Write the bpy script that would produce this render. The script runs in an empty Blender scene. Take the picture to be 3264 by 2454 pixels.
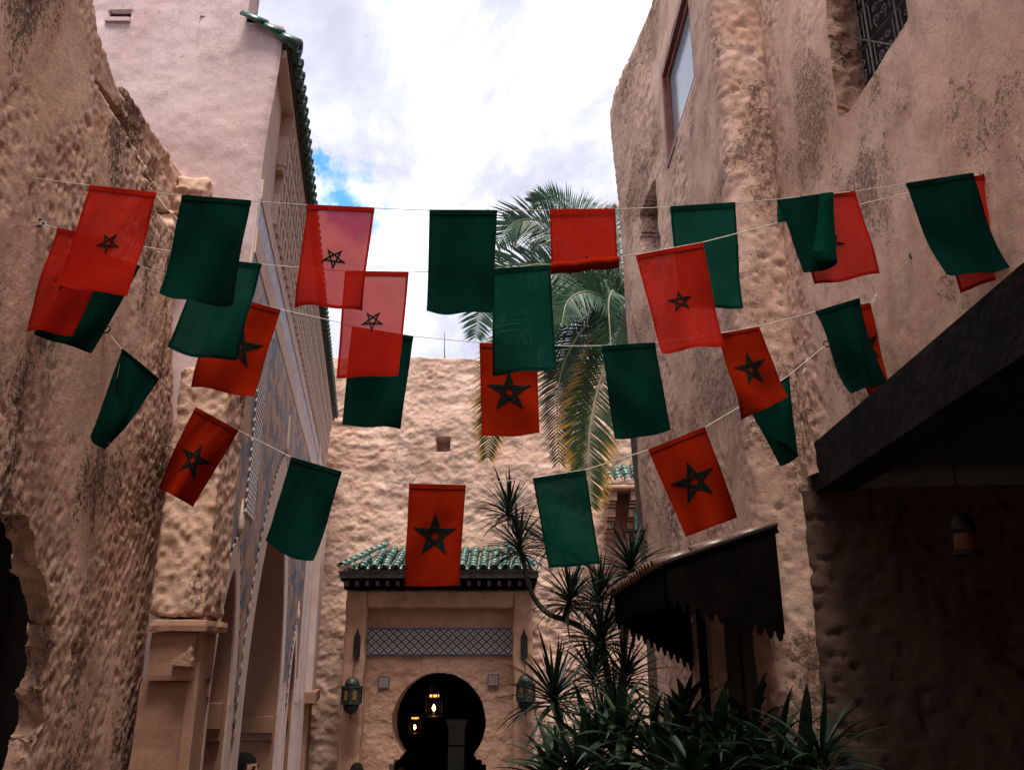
import bpy, bmesh, math, random
import numpy as np
from mathutils import Vector, Matrix

random.seed(7)
C = bpy.context.scene.collection
scene = bpy.context.scene
R = math.radians
# ------------------------------------------------------------------ camera
F_PX, PITCH, ZC = 2663.0, R(18.0), 2.75          # focal length in source pixels, upward pitch, eye height
cd = bpy.data.cameras.new('camera'); cam = bpy.data.objects.new('camera', cd); C.objects.link(cam)
cd.sensor_width = 36.0; cd.lens = 36.0 * F_PX / 3264.0
cd.clip_start = 0.05; cd.clip_end = 600
cam.location = (0, 0, ZC); cam.rotation_euler = (R(90) + PITCH, 0, 0)
scene.camera = cam
# ------------------------------------------------------------------ sky, sun, exposure
SUN_EL, SUN_AZ = 74.0, 172.0                      # azimuth measured from +Y, clockwise
w = bpy.data.worlds.new('World'); scene.world = w; w.use_nodes = True
sun = bpy.data.lights.new('sun', 'SUN'); sun.energy = 1.15; sun.angle = R(25); sun.color = (1.0, 0.92, 0.82)
so = bpy.data.objects.new('sun', sun); C.objects.link(so)
sd = Vector((math.sin(R(SUN_AZ)) * math.cos(R(SUN_EL)), math.cos(R(SUN_AZ)) * math.cos(R(SUN_EL)), math.sin(R(SUN_EL))))
so.rotation_euler = sd.to_track_quat('Z', 'Y').to_euler(); so.location = (0, -5, 20)
vs = scene.view_settings
vs.view_transform = 'Standard'; vs.look = 'None'; vs.gamma = 1.0; vs.use_curve_mapping = False
vs.exposure = 2.55
scene.cycles.max_bounces = 6; scene.cycles.diffuse_bounces = 4; scene.cycles.transparent_max_bounces = 12


class NT:
    """small helper to write node trees"""
    def __init__(s, tree): s.t = tree; s.n = tree.nodes; s.l = tree.links
    def new(s, typ, **kw):
        n = s.n.new(typ)
        for k, v in kw.items(): setattr(n, k, v)
        return n
    def put(s, sock, val):
        if hasattr(val, 'is_output'): s.l.new(val, sock)
        elif val is not None: sock.default_value = val
    def math(s, op, a, b=None, c=None, clamp=False):
        n = s.new('ShaderNodeMath', operation=op); n.use_clamp = clamp
        s.put(n.inputs[0], a)
        if b is not None: s.put(n.inputs[1], b)
        if c is not None: s.put(n.inputs[2], c)
        return n.outputs[0]
    def mix(s, f, a, b, blend='MIX'):
        n = s.new('ShaderNodeMix', data_type='RGBA', blend_type=blend)
        s.put(n.inputs[0], f)
        s.put(n.inputs[6], a if hasattr(a, 'is_output') else (*a, 1)); s.put(n.inputs[7], b if hasattr(b, 'is_output') else (*b, 1))
        return n.outputs[2]
    def noise(s, vec, scale, detail=4, rough=0.55, dist=0.0):
        n = s.new('ShaderNodeTexNoise'); s.put(n.inputs['Vector'], vec)
        n.inputs['Scale'].default_value = scale; n.inputs['Detail'].default_value = detail
        n.inputs['Roughness'].default_value = rough; n.inputs['Distortion'].default_value = dist
        return n.outputs[0]
    def vor(s, vec, scale, feature='F1', out=0):
        n = s.new('ShaderNodeTexVoronoi', feature=feature); s.put(n.inputs['Vector'], vec); n.inputs['Scale'].default_value = scale
        return n.outputs[out]
    def rng(s, v, a, b, c=0.0, d=1.0):
        n = s.new('ShaderNodeMapRange', interpolation_type='SMOOTHSTEP'); s.put(n.inputs[0], v)
        n.inputs[1].default_value = a; n.inputs[2].default_value = b; n.inputs[3].default_value = c; n.inputs[4].default_value = d
        return n.outputs[0]
    def mapping(s, vec, scale=(1, 1, 1), rot=(0, 0, 0), loc=(0, 0, 0)):
        n = s.new('ShaderNodeMapping'); s.put(n.inputs[0], vec)
        n.inputs['Scale'].default_value = scale; n.inputs['Rotation'].default_value = rot; n.inputs['Location'].default_value = loc
        return n.outputs[0]
    def tc(s, o='Object'): return s.new('ShaderNodeTexCoord').outputs[o]


def world_nodes():
    t = NT(w.node_tree); t.n.clear()
    sky = t.new('ShaderNodeTexSky', sky_type='NISHITA'); sky.sun_disc = False
    sky.sun_elevation = R(SUN_EL); sky.sun_rotation = R(SUN_AZ); sky.altitude = 20
    v = t.tc('Generated')
    warp = t.noise(v, 3.2, 5, 0.6)
    # blue gaps between the clouds: two in view plus a scatter all over the dome
    def gap(px, py, r):
        u = (px - 1632) / F_PX; vv = (1227 - py) / F_PX
        d = Vector((u, math.cos(PITCH) - vv * math.sin(PITCH), math.sin(PITCH) + vv * math.cos(PITCH))).normalized()
        n = t.new('ShaderNodeVectorMath', operation='DISTANCE'); t.put(n.inputs[0], v); n.inputs[1].default_value = d
        m = t.math('ADD', n.outputs['Value'], t.math('MULTIPLY', t.math('SUBTRACT', t.noise(v, 16, 6, 0.65), 0.5), 0.16))
        return t.rng(m, r * 0.15, r, 1, 0)
    g = t.math('MAXIMUM', gap(1085, 630, 0.052), gap(1005, 505, 0.026))
    g = t.math('MAXIMUM', g, gap(1235, 5, 0.03))
    g2 = t.rng(t.noise(t.mapping(v, loc=(3.7, 1.9, 0.4)), 2.1, 6, 0.6), 0.68, 0.76)
    g = t.math('MAXIMUM', g, g2)
    blue = t.mix(1.0, sky.outputs[0], (0.42, 0.85, 1.15), 'MULTIPLY')
    sh = t.rng(t.noise(t.mapping(v, (1, 1, 1.6), loc=(0.3, 0.1, 0)), 2.4, 7, 0.6, 0.4), 0.42, 0.70)
    cloud = t.mix(sh, (2.05, 2.1, 2.6), (5.2, 5.2, 5.3))
    out = t.mix(g, cloud, blue)
    bg = t.new('ShaderNodeBackground'); t.put(bg.inputs[0], out); bg.inputs[1].default_value = 0.060
    o = t.new('ShaderNodeOutputWorld'); t.l.new(bg.outputs[0], o.inputs[0])
world_nodes()

# ------------------------------------------------------------------ geometry helpers
def ray(px, py):
    u = (px - 1632) / F_PX; v = (1227 - py) / F_PX
    return Vector((u, math.cos(PITCH) - v * math.sin(PITCH), math.sin(PITCH) + v * math.cos(PITCH)))
def PY(px, py, Y):
    d = ray(px, py); return Vector((0, 0, ZC)) + d * (Y / d.y)
def PX(px, py, X):
    d = ray(px, py); return Vector((0, 0, ZC)) + d * (X / d.x)
def pos(x, y, zr): return Vector((x, y, ZC + zr))

def link(name, me, mat=None, parent=None, smooth=False):
    o = bpy.data.objects.new(name, me); C.objects.link(o)
    if mat is not None and not me.materials: me.materials.append(mat)
    if parent is not None: o.parent = parent
    if smooth and len(me.polygons): me.polygons.foreach_set('use_smooth', [True] * len(me.polygons))
    return o
def tag(o, label=None, cat=None, group=None, kind=None):
    if label: o['label'] = label
    if cat: o['category'] = cat
    if group: o['group'] = group
    if kind: o['kind'] = kind
    return o
def thing(name, loc, label, cat, group=None):
    o = bpy.data.objects.new(name, None); C.objects.link(o); o.location = loc; o.empty_display_size = 0.1
    return tag(o, label, cat, group)
def pyd(name, verts, faces): 
    me = bpy.data.meshes.new(name); me.from_pydata([tuple(v) for v in verts], [], faces); me.update(); return me
def keep(o, parent):
    """parent while keeping the world place (parents here are only translated)"""
    o.parent = parent; o.matrix_parent_inverse = Matrix.Translation(parent.location).inverted(); return o
def part(name, me, mat, parent, smooth=False, label=None):
    o = link(name, me, mat, None, smooth)
    if parent is not None: keep(o, parent) if parent.type == 'EMPTY' else setattr(o, 'parent', parent)
    if label: o['label'] = label
    return o
def bm_mesh(name, bm):
    bmesh.ops.recalc_face_normals(bm, faces=bm.faces[:])
    me = bpy.data.meshes.new(name); bm.to_mesh(me); bm.free(); return me
def add_box(bm, x0, x1, y0, y1, z0, z1, M=None):
    vs_ = [bm.verts.new(Vector((x, y, z)) if M is None else M @ Vector((x, y, z))) for x in (x0, x1) for y in (y0, y1) for z in (z0, z1)]
    for f in ((0, 1, 3, 2), (4, 6, 7, 5), (0, 4, 5, 1), (2, 3, 7, 6), (0, 2, 6, 4), (1, 5, 7, 3)): bm.faces.new([vs_[i] for i in f])
def box_me(name, x0, x1, y0, y1, z0, z1, bev=0.0):
    bm = bmesh.new(); add_box(bm, x0, x1, y0, y1, z0, z1)
    if bev: bmesh.ops.bevel(bm, geom=bm.edges[:], offset=bev, segments=2, affect='EDGES')
    return bm_mesh(name, bm)
def add_tube(bm, pts, r, n=6, cap=True):
    pts = [Vector(p) for p in pts]; rings = []
    rs = r if isinstance(r, (list, tuple)) else [r] * len(pts)
    prev = None
    for i, p in enumerate(pts):
        t = (pts[min(i + 1, len(pts) - 1)] - pts[max(i - 1, 0)]).normalized()
        a = prev if prev is not None else (Vector((0, 0, 1)) if abs(t.z) < 0.9 else Vector((1, 0, 0)))
        a = (a - t * a.dot(t)).normalized(); b = t.cross(a); prev = a
        rings.append([bm.verts.new(p + (a * math.cos(2 * math.pi * k / n) + b * math.sin(2 * math.pi * k / n)) * rs[i]) for k in range(n)])
    for i in range(len(rings) - 1):
        for k in range(n): bm.faces.new((rings[i][k], rings[i][(k + 1) % n], rings[i + 1][(k + 1) % n], rings[i + 1][k]))
    if cap: bm.faces.new(rings[0][::-1]); bm.faces.new(rings[-1])
def tube_me(name, pts, r, n=6):
    bm = bmesh.new(); add_tube(bm, pts, r, n); return bm_mesh(name, bm)
def add_lathe(bm, prof, n=16, c=(0, 0, 0), off=0.0):
    rings = [[bm.verts.new((c[0] + r * math.cos(off + 2 * math.pi * k / n), c[1] + r * math.sin(off + 2 * math.pi * k / n), c[2] + z)) for k in range(n)] for r, z in prof]
    for i in range(len(rings) - 1):
        for k in range(n): bm.faces.new((rings[i][k], rings[i][(k + 1) % n], rings[i + 1][(k + 1) % n], rings[i + 1][k]))
    bm.faces.new(rings[0][::-1]); bm.faces.new(rings[-1])
def lathe_me(name, prof, n=16, c=(0, 0, 0), off=0.0):
    bm = bmesh.new(); add_lathe(bm, prof, n, c, off); return bm_mesh(name, bm)
def prism_me(name, poly, f, o0, o1):
    """polygon of 2D points extruded: f(a, b, o) -> 3D point"""
    bm = bmesh.new()
    A = [bm.verts.new(f(a, b, o0)) for a, b in poly]; B = [bm.verts.new(f(a, b, o1)) for a, b in poly]
    bm.faces.new(A); bm.faces.new(B[::-1]); n = len(poly)
    for i in range(n): bm.faces.new((A[i], B[i], B[(i + 1) % n], A[(i + 1) % n]))
    bm.normal_update()
    bmesh.ops.triangulate(bm, faces=[q for q in bm.faces if len(q.verts) > 4])
    return bm_mesh(name, bm)
def catmull(pts, n):
    pts = [Vector(p) for p in pts]; P = [pts[0] * 2 - pts[1]] + pts + [pts[-1] * 2 - pts[-2]]; out = []
    m = len(pts) - 1
    for i in range(n):
        t = i / (n - 1) * m; k = min(int(t), m - 1); f = t - k
        a, b, c, d = P[k], P[k + 1], P[k + 2], P[k + 3]
        out.append(0.5 * ((2 * b) + (c - a) * f + (2 * a - 5 * b + 4 * c - d) * f * f + (3 * b - a - 3 * c + d) * f ** 3))
    return out

# numpy noise
def _h(i, j, k, s):
    n = (i * 374761393 + j * 668265263 + k * 1274126177 + s * 362437) & 0xFFFFFFFF
    n = ((n ^ (n >> 13)) * 1103515245) & 0xFFFFFFFF
    return ((n ^ (n >> 16)) & 0xFFFF) / 65535.0
def vnoise(p, s=0):
    p = np.asarray(p, dtype=np.float64); i = np.floor(p).astype(np.int64); f = p - i; u = f * f * (3 - 2 * f)
    r = 0
    for dx in (0, 1):
        for dy in (0, 1):
            for dz in (0, 1):
                wgt = (u[..., 0] if dx else 1 - u[..., 0]) * (u[..., 1] if dy else 1 - u[..., 1]) * (u[..., 2] if dz else 1 - u[..., 2])
                r = r + wgt * _h(i[..., 0] + dx, i[..., 1] + dy, i[..., 2] + dz, s)
    return r - 0.5
def fbm(p, octv=4, s=0, gain=0.5):
    a, r = 1.0, 0; p = np.asarray(p, dtype=np.float64)
    for o in range(octv): r = r + a * vnoise(p * (2 ** o) + 17.3 * o, s + o); a *= gain
    return r
def sstep(x, a, b):
    t = np.clip((x - a) / (b - a), 0, 1); return t * t * (3 - 2 * t)
def grid_me(name, P, keepf=None):
    n, m, _ = P.shape
    idx = np.arange(n * m).reshape(n, m)
    q = np.stack([idx[:-1, :-1], idx[1:, :-1], idx[1:, 1:], idx[:-1, 1:]], -1)
    if keepf is not None: q = q[keepf]
    q = q.reshape(-1, 4)
    me = bpy.data.meshes.new(name)
    me.vertices.add(n * m); me.vertices.foreach_set('co', P.reshape(-1).astype(np.float32))
    me.loops.add(q.size); me.loops.foreach_set('vertex_index', q.reshape(-1).astype(np.int32))
    me.polygons.add(len(q)); me.polygons.foreach_set('loop_start', np.arange(0, q.size, 4, dtype=np.int32))
    me.polygons.foreach_set('use_smooth', np.ones(len(q), dtype=bool))
    me.update(calc_edges=True); me.validate(); return me
def inpoly(x, y, poly):
    ins = np.zeros(x.shape, bool); n = len(poly)
    for i in range(n):
        x0, y0 = poly[i]; x1, y1 = poly[(i + 1) % n]
        if y0 == y1: continue
        c = ((y0 > y) != (y1 > y)) & (x < (x1 - x0) * (y - y0) / (y1 - y0) + x0); ins ^= c
    return ins
def snap_hole(A, B, poly):
    """open a polygonal hole in a grid: rim vertices move onto the outline, inner faces go; returns A, B, face mask, rim indices in order"""
    den = []
    for i in range(len(poly)):
        a, b = np.array(poly[i]), np.array(poly[(i + 1) % len(poly)]); n = max(1, int(np.linalg.norm(b - a) / 0.006))
        for k in range(n): den.append(a + (b - a) * k / n)
    den = np.array(den); q = np.stack([den[:, 0], den[:, 1], den[:, 0] * 0], -1)
    den = den + np.stack([0.012 * fbm(q * 14, 3, 201), 0.012 * fbm(q * 14, 3, 202)], -1)
    ins = inpoly(A, B, [tuple(p) for p in den]); nb = np.zeros_like(ins)
    nb[1:, :] |= ~ins[:-1, :]; nb[:-1, :] |= ~ins[1:, :]; nb[:, 1:] |= ~ins[:, :-1]; nb[:, :-1] |= ~ins[:, 1:]
    nb[1:, 1:] |= ~ins[:-1, :-1]; nb[:-1, :-1] |= ~ins[1:, 1:]; nb[1:, :-1] |= ~ins[:-1, 1:]; nb[:-1, 1:] |= ~ins[1:, :-1]
    rim = np.argwhere(ins & nb); A, B = A.copy(), B.copy(); par = []
    for i, j in rim:
        k = int(np.argmin((den[:, 0] - A[i, j]) ** 2 + (den[:, 1] - B[i, j]) ** 2)); A[i, j], B[i, j] = den[k]; par.append(k)
    keep = ~(ins[:-1, :-1] & ins[1:, :-1] & ins[1:, 1:] & ins[:-1, 1:])
    return A, B, keep, rim[np.argsort(par, kind='stable')]
def reveal_me(name, rimP, depth_vec, rows=14, amp=0.02, s=5, inset=0.0):
    """rough sides of an opening, swept back from its rim"""
    n = len(rimP); P = np.zeros((n + 1, rows, 3)); c = rimP.mean(0)
    for r in range(rows):
        t = r / (rows - 1); p = rimP + np.array(depth_vec) * t
        p = p + (c + np.array(depth_vec) * t - p) * inset * t
        p = p + amp * min(1, t * 4) * np.stack([0 * t + 0 * p[:, 0], fbm(p * 14, 4, s), fbm(p * 14, 4, s + 7)], -1)
        P[:n, r] = p; P[n, r] = p[0]
    return grid_me(name, P)
def rough_box_me(name, x0, x1, y0, y1, z0, z1, step=0.05, amp=0.012, sc=6.0, rnd=0.03, s=3):
    """a plastered block: subdivided box with rounded, uneven faces"""
    bm = bmesh.new(); add_box(bm, x0, x1, y0, y1, z0, z1)
    for ax in range(3):
        L = (x1 - x0, y1 - y0, z1 - z0)[ax]; n = max(1, min(90, int(L / step))); lo = (x0, y0, z0)[ax]
        for k in range(1, n):
            co = [0, 0, 0]; co[ax] = lo + L * k / n; no = [0, 0, 0]; no[ax] = 1
            bmesh.ops.bisect_plane(bm, geom=bm.verts[:] + bm.edges[:] + bm.faces[:], plane_co=co, plane_no=no)
    me = bm_mesh(name, bm)
    co = np.empty(len(me.vertices) * 3); me.vertices.foreach_get('co', co); co = co.reshape(-1, 3)
    c = np.array([(x0 + x1) / 2, (y0 + y1) / 2, (z0 + z1) / 2]); h = np.array([(x1 - x0) / 2, (y1 - y0) / 2, (z1 - z0) / 2])
    q = np.clip(co - c, -(h - rnd), h - rnd) + c; d = co - q; ln = np.linalg.norm(d, axis=1, keepdims=True)
    dn = d / np.maximum(ln, 1e-6)
    edge = (np.sum(np.abs(d) > rnd * 0.5, axis=1) > 1)
    co2 = np.where(edge[:, None], q + dn * rnd, co)
    co2 = co2 + dn * (amp * 2 * fbm(co * sc, 4, s))[:, None]
    me.vertices.foreach_set('co', co2.reshape(-1)); me.update(); return me

# ------------------------------------------------------------------ materials
def new_mat(name):
    m = bpy.data.materials.new(name); m.use_nodes = True; t = NT(m.node_tree); t.n.clear()
    o = t.new('ShaderNodeOutputMaterial'); b = t.new('ShaderNodeBsdfPrincipled'); t.l.new(b.outputs[0], o.inputs[0])
    b.inputs['Specular IOR Level'].default_value = 0.25
    return m, t, b, o
def simple(name, col, rough=0.7, var=0.25, scale=8, metal=0.0, spec=0.3, bump=0.0, emit=None, es=0.0):
    m, t, b, o = new_mat(name); v = t.tc()
    n = t.noise(v, scale, 5)
    c = t.mix(t.rng(n, 0.3, 0.7), tuple(x * (1 - var) for x in col), tuple(min(1, x * (1 + var)) for x in col))
    t.put(b.inputs['Base Color'], c); b.inputs['Roughness'].default_value = rough; b.inputs['Metallic'].default_value = metal
    b.inputs['Specular IOR Level'].default_value = spec
    if bump:
        bp = t.new('ShaderNodeBump'); bp.inputs['Distance'].default_value = bump; bp.inputs['Strength'].default_value = 1
        t.put(bp.inputs['Height'], t.noise(v, scale * 4, 6)); t.l.new(bp.outputs[0], b.inputs['Normal'])
    if emit: b.inputs['Emission Color'].default_value = (*emit, 1); b.inputs['Emission Strength'].default_value = es
    return m
def plaster(name, base, light, dark, pits=0.5, pit_scale=22, streak=0.35, stain=0.5, bump=0.012, grain=70, lump=9, patch=1.0, pitcol=None, off=0.0, ys=1.0):
    wf = (1.10, 0.945, 0.885) if name not in ('pink_plaster', 'cream_plaster', 'cornice_plaster') else (1.03, 0.97, 0.94)
    base, light, dark = [tuple(min(0.85, x * k) for x, k in zip(c_, wf)) for c_ in (base, light, dark)]
    m, t, b, o = new_mat(name)
    v = t.mapping(t.tc(), (1, ys, 1), loc=(off, off * 1.7, off * 0.6))
    vs_ = t.mapping(v, (1, 1, streak))
    big = t.rng(t.noise(v, 0.9, 6, 0.6, 0.3), 0.34, 0.66)
    col = t.mix(big, base, light)
    mid = t.rng(t.noise(vs_, 4.5, 7, 0.65, 0.2), 0.40, 0.68)
    col = t.mix(t.math('MULTIPLY', mid, stain), col, dark)
    warm = t.rng(t.noise(v, 2.3, 5, 0.6), 0.55, 0.75)
    col = t.mix(t.math('MULTIPLY', warm, 0.35), col, (base[0] * 1.05, base[1] * 0.82, base[2] * 0.68))
    # pockmarks gather in patches
    zone = t.rng(t.noise(vs_, 1.9 * patch, 5, 0.6), 0.46, 0.64)
    pn = t.noise(t.mapping(v, (1, 1, 0.5 + streak * 0.5)), pit_scale, 6, 0.68, 0.0)
    thr = t.math('SUBTRACT', 0.655, t.math('MULTIPLY', zone, 0.215 if pits > 0.85 else 0.165 if pits > 0.7 else 0.14))
    pit = t.math('MULTIPLY', t.math('SUBTRACT', pn, thr), 9.0, clamp=True)
    pit = t.math('MULTIPLY', pit, pits, clamp=True)
    if pits > 0.7:
        p2 = t.math('MULTIPLY', t.math('SUBTRACT', t.noise(t.mapping(v, (1, 1, 0.75), loc=(5, 3, 1)), pit_scale * 2.3, 4, 0.6), t.math('SUBTRACT', 0.67, t.math('MULTIPLY', zone, 0.15))), 9.0, clamp=True)
        pit = t.math('MAXIMUM', pit, t.math('MULTIPLY', p2, 0.75))
    pc = pitcol or tuple(x * 0.35 for x in dark)
    col = t.mix(t.math('MULTIPLY', zone, 0.38 * min(1.0, pits)), col, dark)
    col = t.mix(t.math('MULTIPLY', pit, 0.85), col, pc)
    fine = t.noise(v, grain, 8, 0.7)
    col = t.mix(t.rng(fine, 0.3, 0.72), tuple_mul(t, col, 0.80), col)
    t.put(b.inputs['Base Color'], col); b.inputs['Roughness'].default_value = 0.93; b.inputs['Specular IOR Level'].default_value = 0.12
    gr = t.noise(v, pit_scale * 1.7, 5, 0.7)
    hgt = t.math('ADD', t.math('MULTIPLY', t.noise(vs_, lump, 5, 0.5, 0.3), 0.45), t.math('MULTIPLY', fine, 0.18))
    hgt = t.math('ADD', hgt, t.math('MULTIPLY', t.math('MULTIPLY', gr, t.math('ADD', 0.25, zone)), 0.40 * min(1.0, pits)))
    hgt = t.math('SUBTRACT', hgt, t.math('MULTIPLY', pit, 0.45))
    bp = t.new('ShaderNodeBump'); bp.inputs['Strength'].default_value = 1.0; bp.inputs['Distance'].default_value = bump * 2.2
    t.put(bp.inputs['Height'], hgt); t.l.new(bp.outputs[0], b.inputs['Normal'])
    return m
def tuple_mul(t, col, k): return t.mix(1.0, col, (k, k, k), 'MULTIPLY')

M = {}
M['left'] = plaster('adobe_left', (0.58, 0.43, 0.335), (0.70, 0.555, 0.455), (0.33, 0.22, 0.155), 0.9, 44, 0.40, 0.62, 0.010, 60, 8, 1.0, (0.05, 0.03, 0.018))
M['pink'] = plaster('pink_plaster', (0.56, 0.44, 0.455), (0.64, 0.53, 0.55), (0.45, 0.34, 0.335), 0.25, 11, 0.45, 0.55, 0.008, 60, 5, 1.6, (0.3, 0.21, 0.17), 3.1)
M['right'] = plaster('adobe_right', (0.56, 0.41, 0.325), (0.66, 0.51, 0.43), (0.34, 0.23, 0.17), 0.75, 40, 0.6, 0.65, 0.009, 70, 9, 1.0, (0.13, 0.08, 0.05), 7.7)
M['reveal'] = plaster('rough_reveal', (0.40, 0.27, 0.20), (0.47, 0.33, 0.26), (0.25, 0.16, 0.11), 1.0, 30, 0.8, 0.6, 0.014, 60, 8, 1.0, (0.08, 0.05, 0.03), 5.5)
M['right_far'] = plaster('adobe_right_far', (0.55, 0.41, 0.33), (0.65, 0.51, 0.43), (0.33, 0.22, 0.165), 0.8, 34, 0.6, 0.7, 0.010, 60, 8, 1.0, (0.12, 0.075, 0.05), 9.1, 0.42)
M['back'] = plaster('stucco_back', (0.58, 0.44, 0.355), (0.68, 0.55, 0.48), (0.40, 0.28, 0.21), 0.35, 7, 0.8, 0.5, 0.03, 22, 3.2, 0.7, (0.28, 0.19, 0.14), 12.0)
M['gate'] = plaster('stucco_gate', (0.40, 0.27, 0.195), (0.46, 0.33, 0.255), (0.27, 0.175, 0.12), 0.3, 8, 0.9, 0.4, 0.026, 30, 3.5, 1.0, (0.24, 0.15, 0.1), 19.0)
M['cream'] = plaster('cream_plaster', (0.70, 0.58, 0.53), (0.76, 0.65, 0.61), (0.50, 0.38, 0.32), 0.25, 14, 0.9, 0.35, 0.005, 60, 6, 1.5, (0.25, 0.17, 0.13), 23.0)
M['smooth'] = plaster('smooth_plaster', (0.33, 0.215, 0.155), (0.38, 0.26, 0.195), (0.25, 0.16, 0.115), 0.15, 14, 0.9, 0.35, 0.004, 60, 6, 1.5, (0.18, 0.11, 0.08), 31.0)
M['niche'] = plaster('cornice_plaster', (0.58, 0.46, 0.39), (0.64, 0.52, 0.46), (0.45, 0.34, 0.28), 0.0, 14, 0.9, 0.25, 0.003, 60, 6, 1.5, None, 37.0)
M['under'] = plaster('shade_painted_plaster', (0.085, 0.060, 0.046), (0.11, 0.076, 0.058), (0.05, 0.035, 0.027), 0.6, 16, 0.6, 0.5, 0.012, 60, 7, 1.0, (0.05, 0.03, 0.02), 41.0)  # passage plaster darkened; the overhang's shade is painted into its colour
M['beam'] = simple('dark_beam', (0.010, 0.009, 0.008), 0.95, 0.5, 4, spec=0.08, bump=0.014)
M['wood'] = simple('dark_wood', (0.0035, 0.0027, 0.0024), 1.0, 0.4, 7, spec=0.04, bump=0.004)
M['door'] = simple('brown_door', (0.016, 0.007, 0.005), 0.6, 0.35, 6, bump=0.003)
M['red_frame'] = simple('red_brown_frame', (0.20, 0.075, 0.055), 0.55, 0.25, 9)
M['dark'] = simple('dark_interior', (0.012, 0.011, 0.010), 0.9, 0.3, 3)  # near-black; stands in for deep shade in the hollow and vent
M['iron'] = simple('wrought_iron', (0.02, 0.017, 0.015), 0.55, 0.3, 20, metal=0.4)
M['grille'] = simple('grey_grille', (0.17, 0.155, 0.13), 0.6, 0.3, 20)
M['lantern'] = simple('lantern_patina', (0.026, 0.034, 0.030), 0.5, 0.55, 25, metal=0.5, bump=0.004)
M['amber'] = simple('amber_glass', (0.13, 0.075, 0.03), 0.25, 0.5, 12)
M['cord'] = simple('white_cord', (0.62, 0.58, 0.52), 0.9, 0.15, 40)
M['pave'] = simple('paving', (0.09, 0.068, 0.055), 0.9, 0.3, 2, bump=0.01)
M['gutter'] = simple('gutter_board', (0.03, 0.035, 0.033), 0.7, 0.3, 6)
M['fascia'] = simple('grey_fascia', (0.065, 0.06, 0.05), 0.75, 0.35, 6, bump=0.003)
M['pillar'] = simple('pale_pillar', (0.15, 0.18, 0.165), 0.8, 0.1, 3)
M['flame'] = simple('flame', (1, 0.5, 0.1), 0.5, 0, 3, emit=(1.0, 0.36, 0.07), es=5)
M['glow'] = simple('lit_amber', (0.6, 0.3, 0.1), 0.5, 0, 3, emit=(1.0, 0.34, 0.06), es=0.5)
M['bark'] = simple('bark', (0.11, 0.085, 0.065), 0.9, 0.4, 14, bump=0.01)
M['stem'] = simple('dark_stem', (0.045, 0.036, 0.028), 0.9, 0.4, 14, bump=0.006)
M['fibre'] = simple('palm_fibre', (0.045, 0.032, 0.022), 0.95, 0.4, 12, bump=0.02)
M['skin'] = simple('skin', (0.30, 0.155, 0.10), 0.55, 0.12, 20, spec=0.35)
M['hair'] = simple('black_hair', (0.008, 0.007, 0.006), 0.9, 0.4, 60, spec=0.05)
M['shirt'] = simple('grey_shirt', (0.12, 0.13, 0.15), 0.9, 0.15, 10)
M['trousers'] = simple('dark_trousers', (0.03, 0.03, 0.035), 0.9, 0.15, 10)
M['green_board'] = simple('green_board', (0.035, 0.10, 0.085), 0.7, 0.4, 7)

def glass_mat():
    m, t, b, o = new_mat('window_glass')
    n = t.noise(t.tc(), 3, 4)
    t.put(b.inputs['Base Color'], t.mix(n, (0.30, 0.33, 0.38), (0.20, 0.235, 0.28))); b.inputs['Roughness'].default_value = 0.12
    b.inputs['Specular IOR Level'].default_value = 0.8
    return m
M['glass'] = glass_mat()

def cloth(name, col, transp, translu, opaque=False):
    m = bpy.data.materials.new(name); m.use_nodes = True; t = NT(m.node_tree); t.n.clear()
    o = t.new('ShaderNodeOutputMaterial'); v = t.tc()
    wv = t.noise(t.mapping(v, (300, 300, 60)), 1.0, 2)
    n = t.rng(t.noise(v, 5, 4), 0.3, 0.7)
    c = t.mix(n, tuple(x * 0.86 for x in col), tuple(min(1, x * 1.08) for x in col)); c = t.mix(t.math('MULTIPLY', wv, 0.25), c, tuple(x * 0.6 for x in col))
    df = t.new('ShaderNodeBsdfDiffuse'); t.put(df.inputs[0], c)
    tl = t.new('ShaderNodeBsdfTranslucent'); t.put(tl.inputs[0], c)
    s1 = t.new('ShaderNodeMixShader'); s1.inputs[0].default_value = translu
    t.l.new(df.outputs[0], s1.inputs[1]); t.l.new(tl.outputs[0], s1.inputs[2]); out = s1.outputs[0]
    if transp:
        tr = t.new('ShaderNodeBsdfTransparent'); mx = max(col); tr.inputs[0].default_value = (*[0.5 + 0.5 * x / mx for x in col], 1)
        s2 = t.new('ShaderNodeMixShader'); s2.inputs[0].default_value = transp
        t.l.new(out, s2.inputs[1]); t.l.new(tr.outputs[0], s2.inputs[2]); out = s2.outputs[0]
    t.l.new(out, o.inputs[0]); return m
RED1, RED2, GRN1, GRN2 = (0.56, 0.022, 0.012), (0.25, 0.014, 0.003), (0.005, 0.066, 0.045), (0.0025, 0.026, 0.019)
M['red_thin'] = cloth('red_thin_cloth', RED1, 0.10, 0.58); M['red_thin_hem'] = cloth('red_thin_hem', tuple(x * 0.62 for x in RED1), 0.02, 0.30)
M['red_thick'] = cloth('red_thick_cloth', RED2, 0.0, 0.25); M['red_thick_hem'] = cloth('red_thick_hem', tuple(x * 0.8 for x in RED2), 0, 0.15)
M['green_thin'] = cloth('green_thin_cloth', GRN1, 0.015, 0.6); M['green_thin_hem'] = cloth('green_thin_hem', GRN2, 0.0, 0.25)
M['green_thick'] = cloth('green_thick_cloth', GRN2, 0.0, 0.30); M['green_thick_hem'] = cloth('green_thick_hem', tuple(x * 0.8 for x in GRN2), 0, 0.2)
M['red_mid'] = cloth('red_mid_cloth', RED1, 0.03, 0.55)
M['star'] = simple('star_thread', (0.006, 0.011, 0.009), 1.0, 0.2, 40, spec=0.03)

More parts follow.
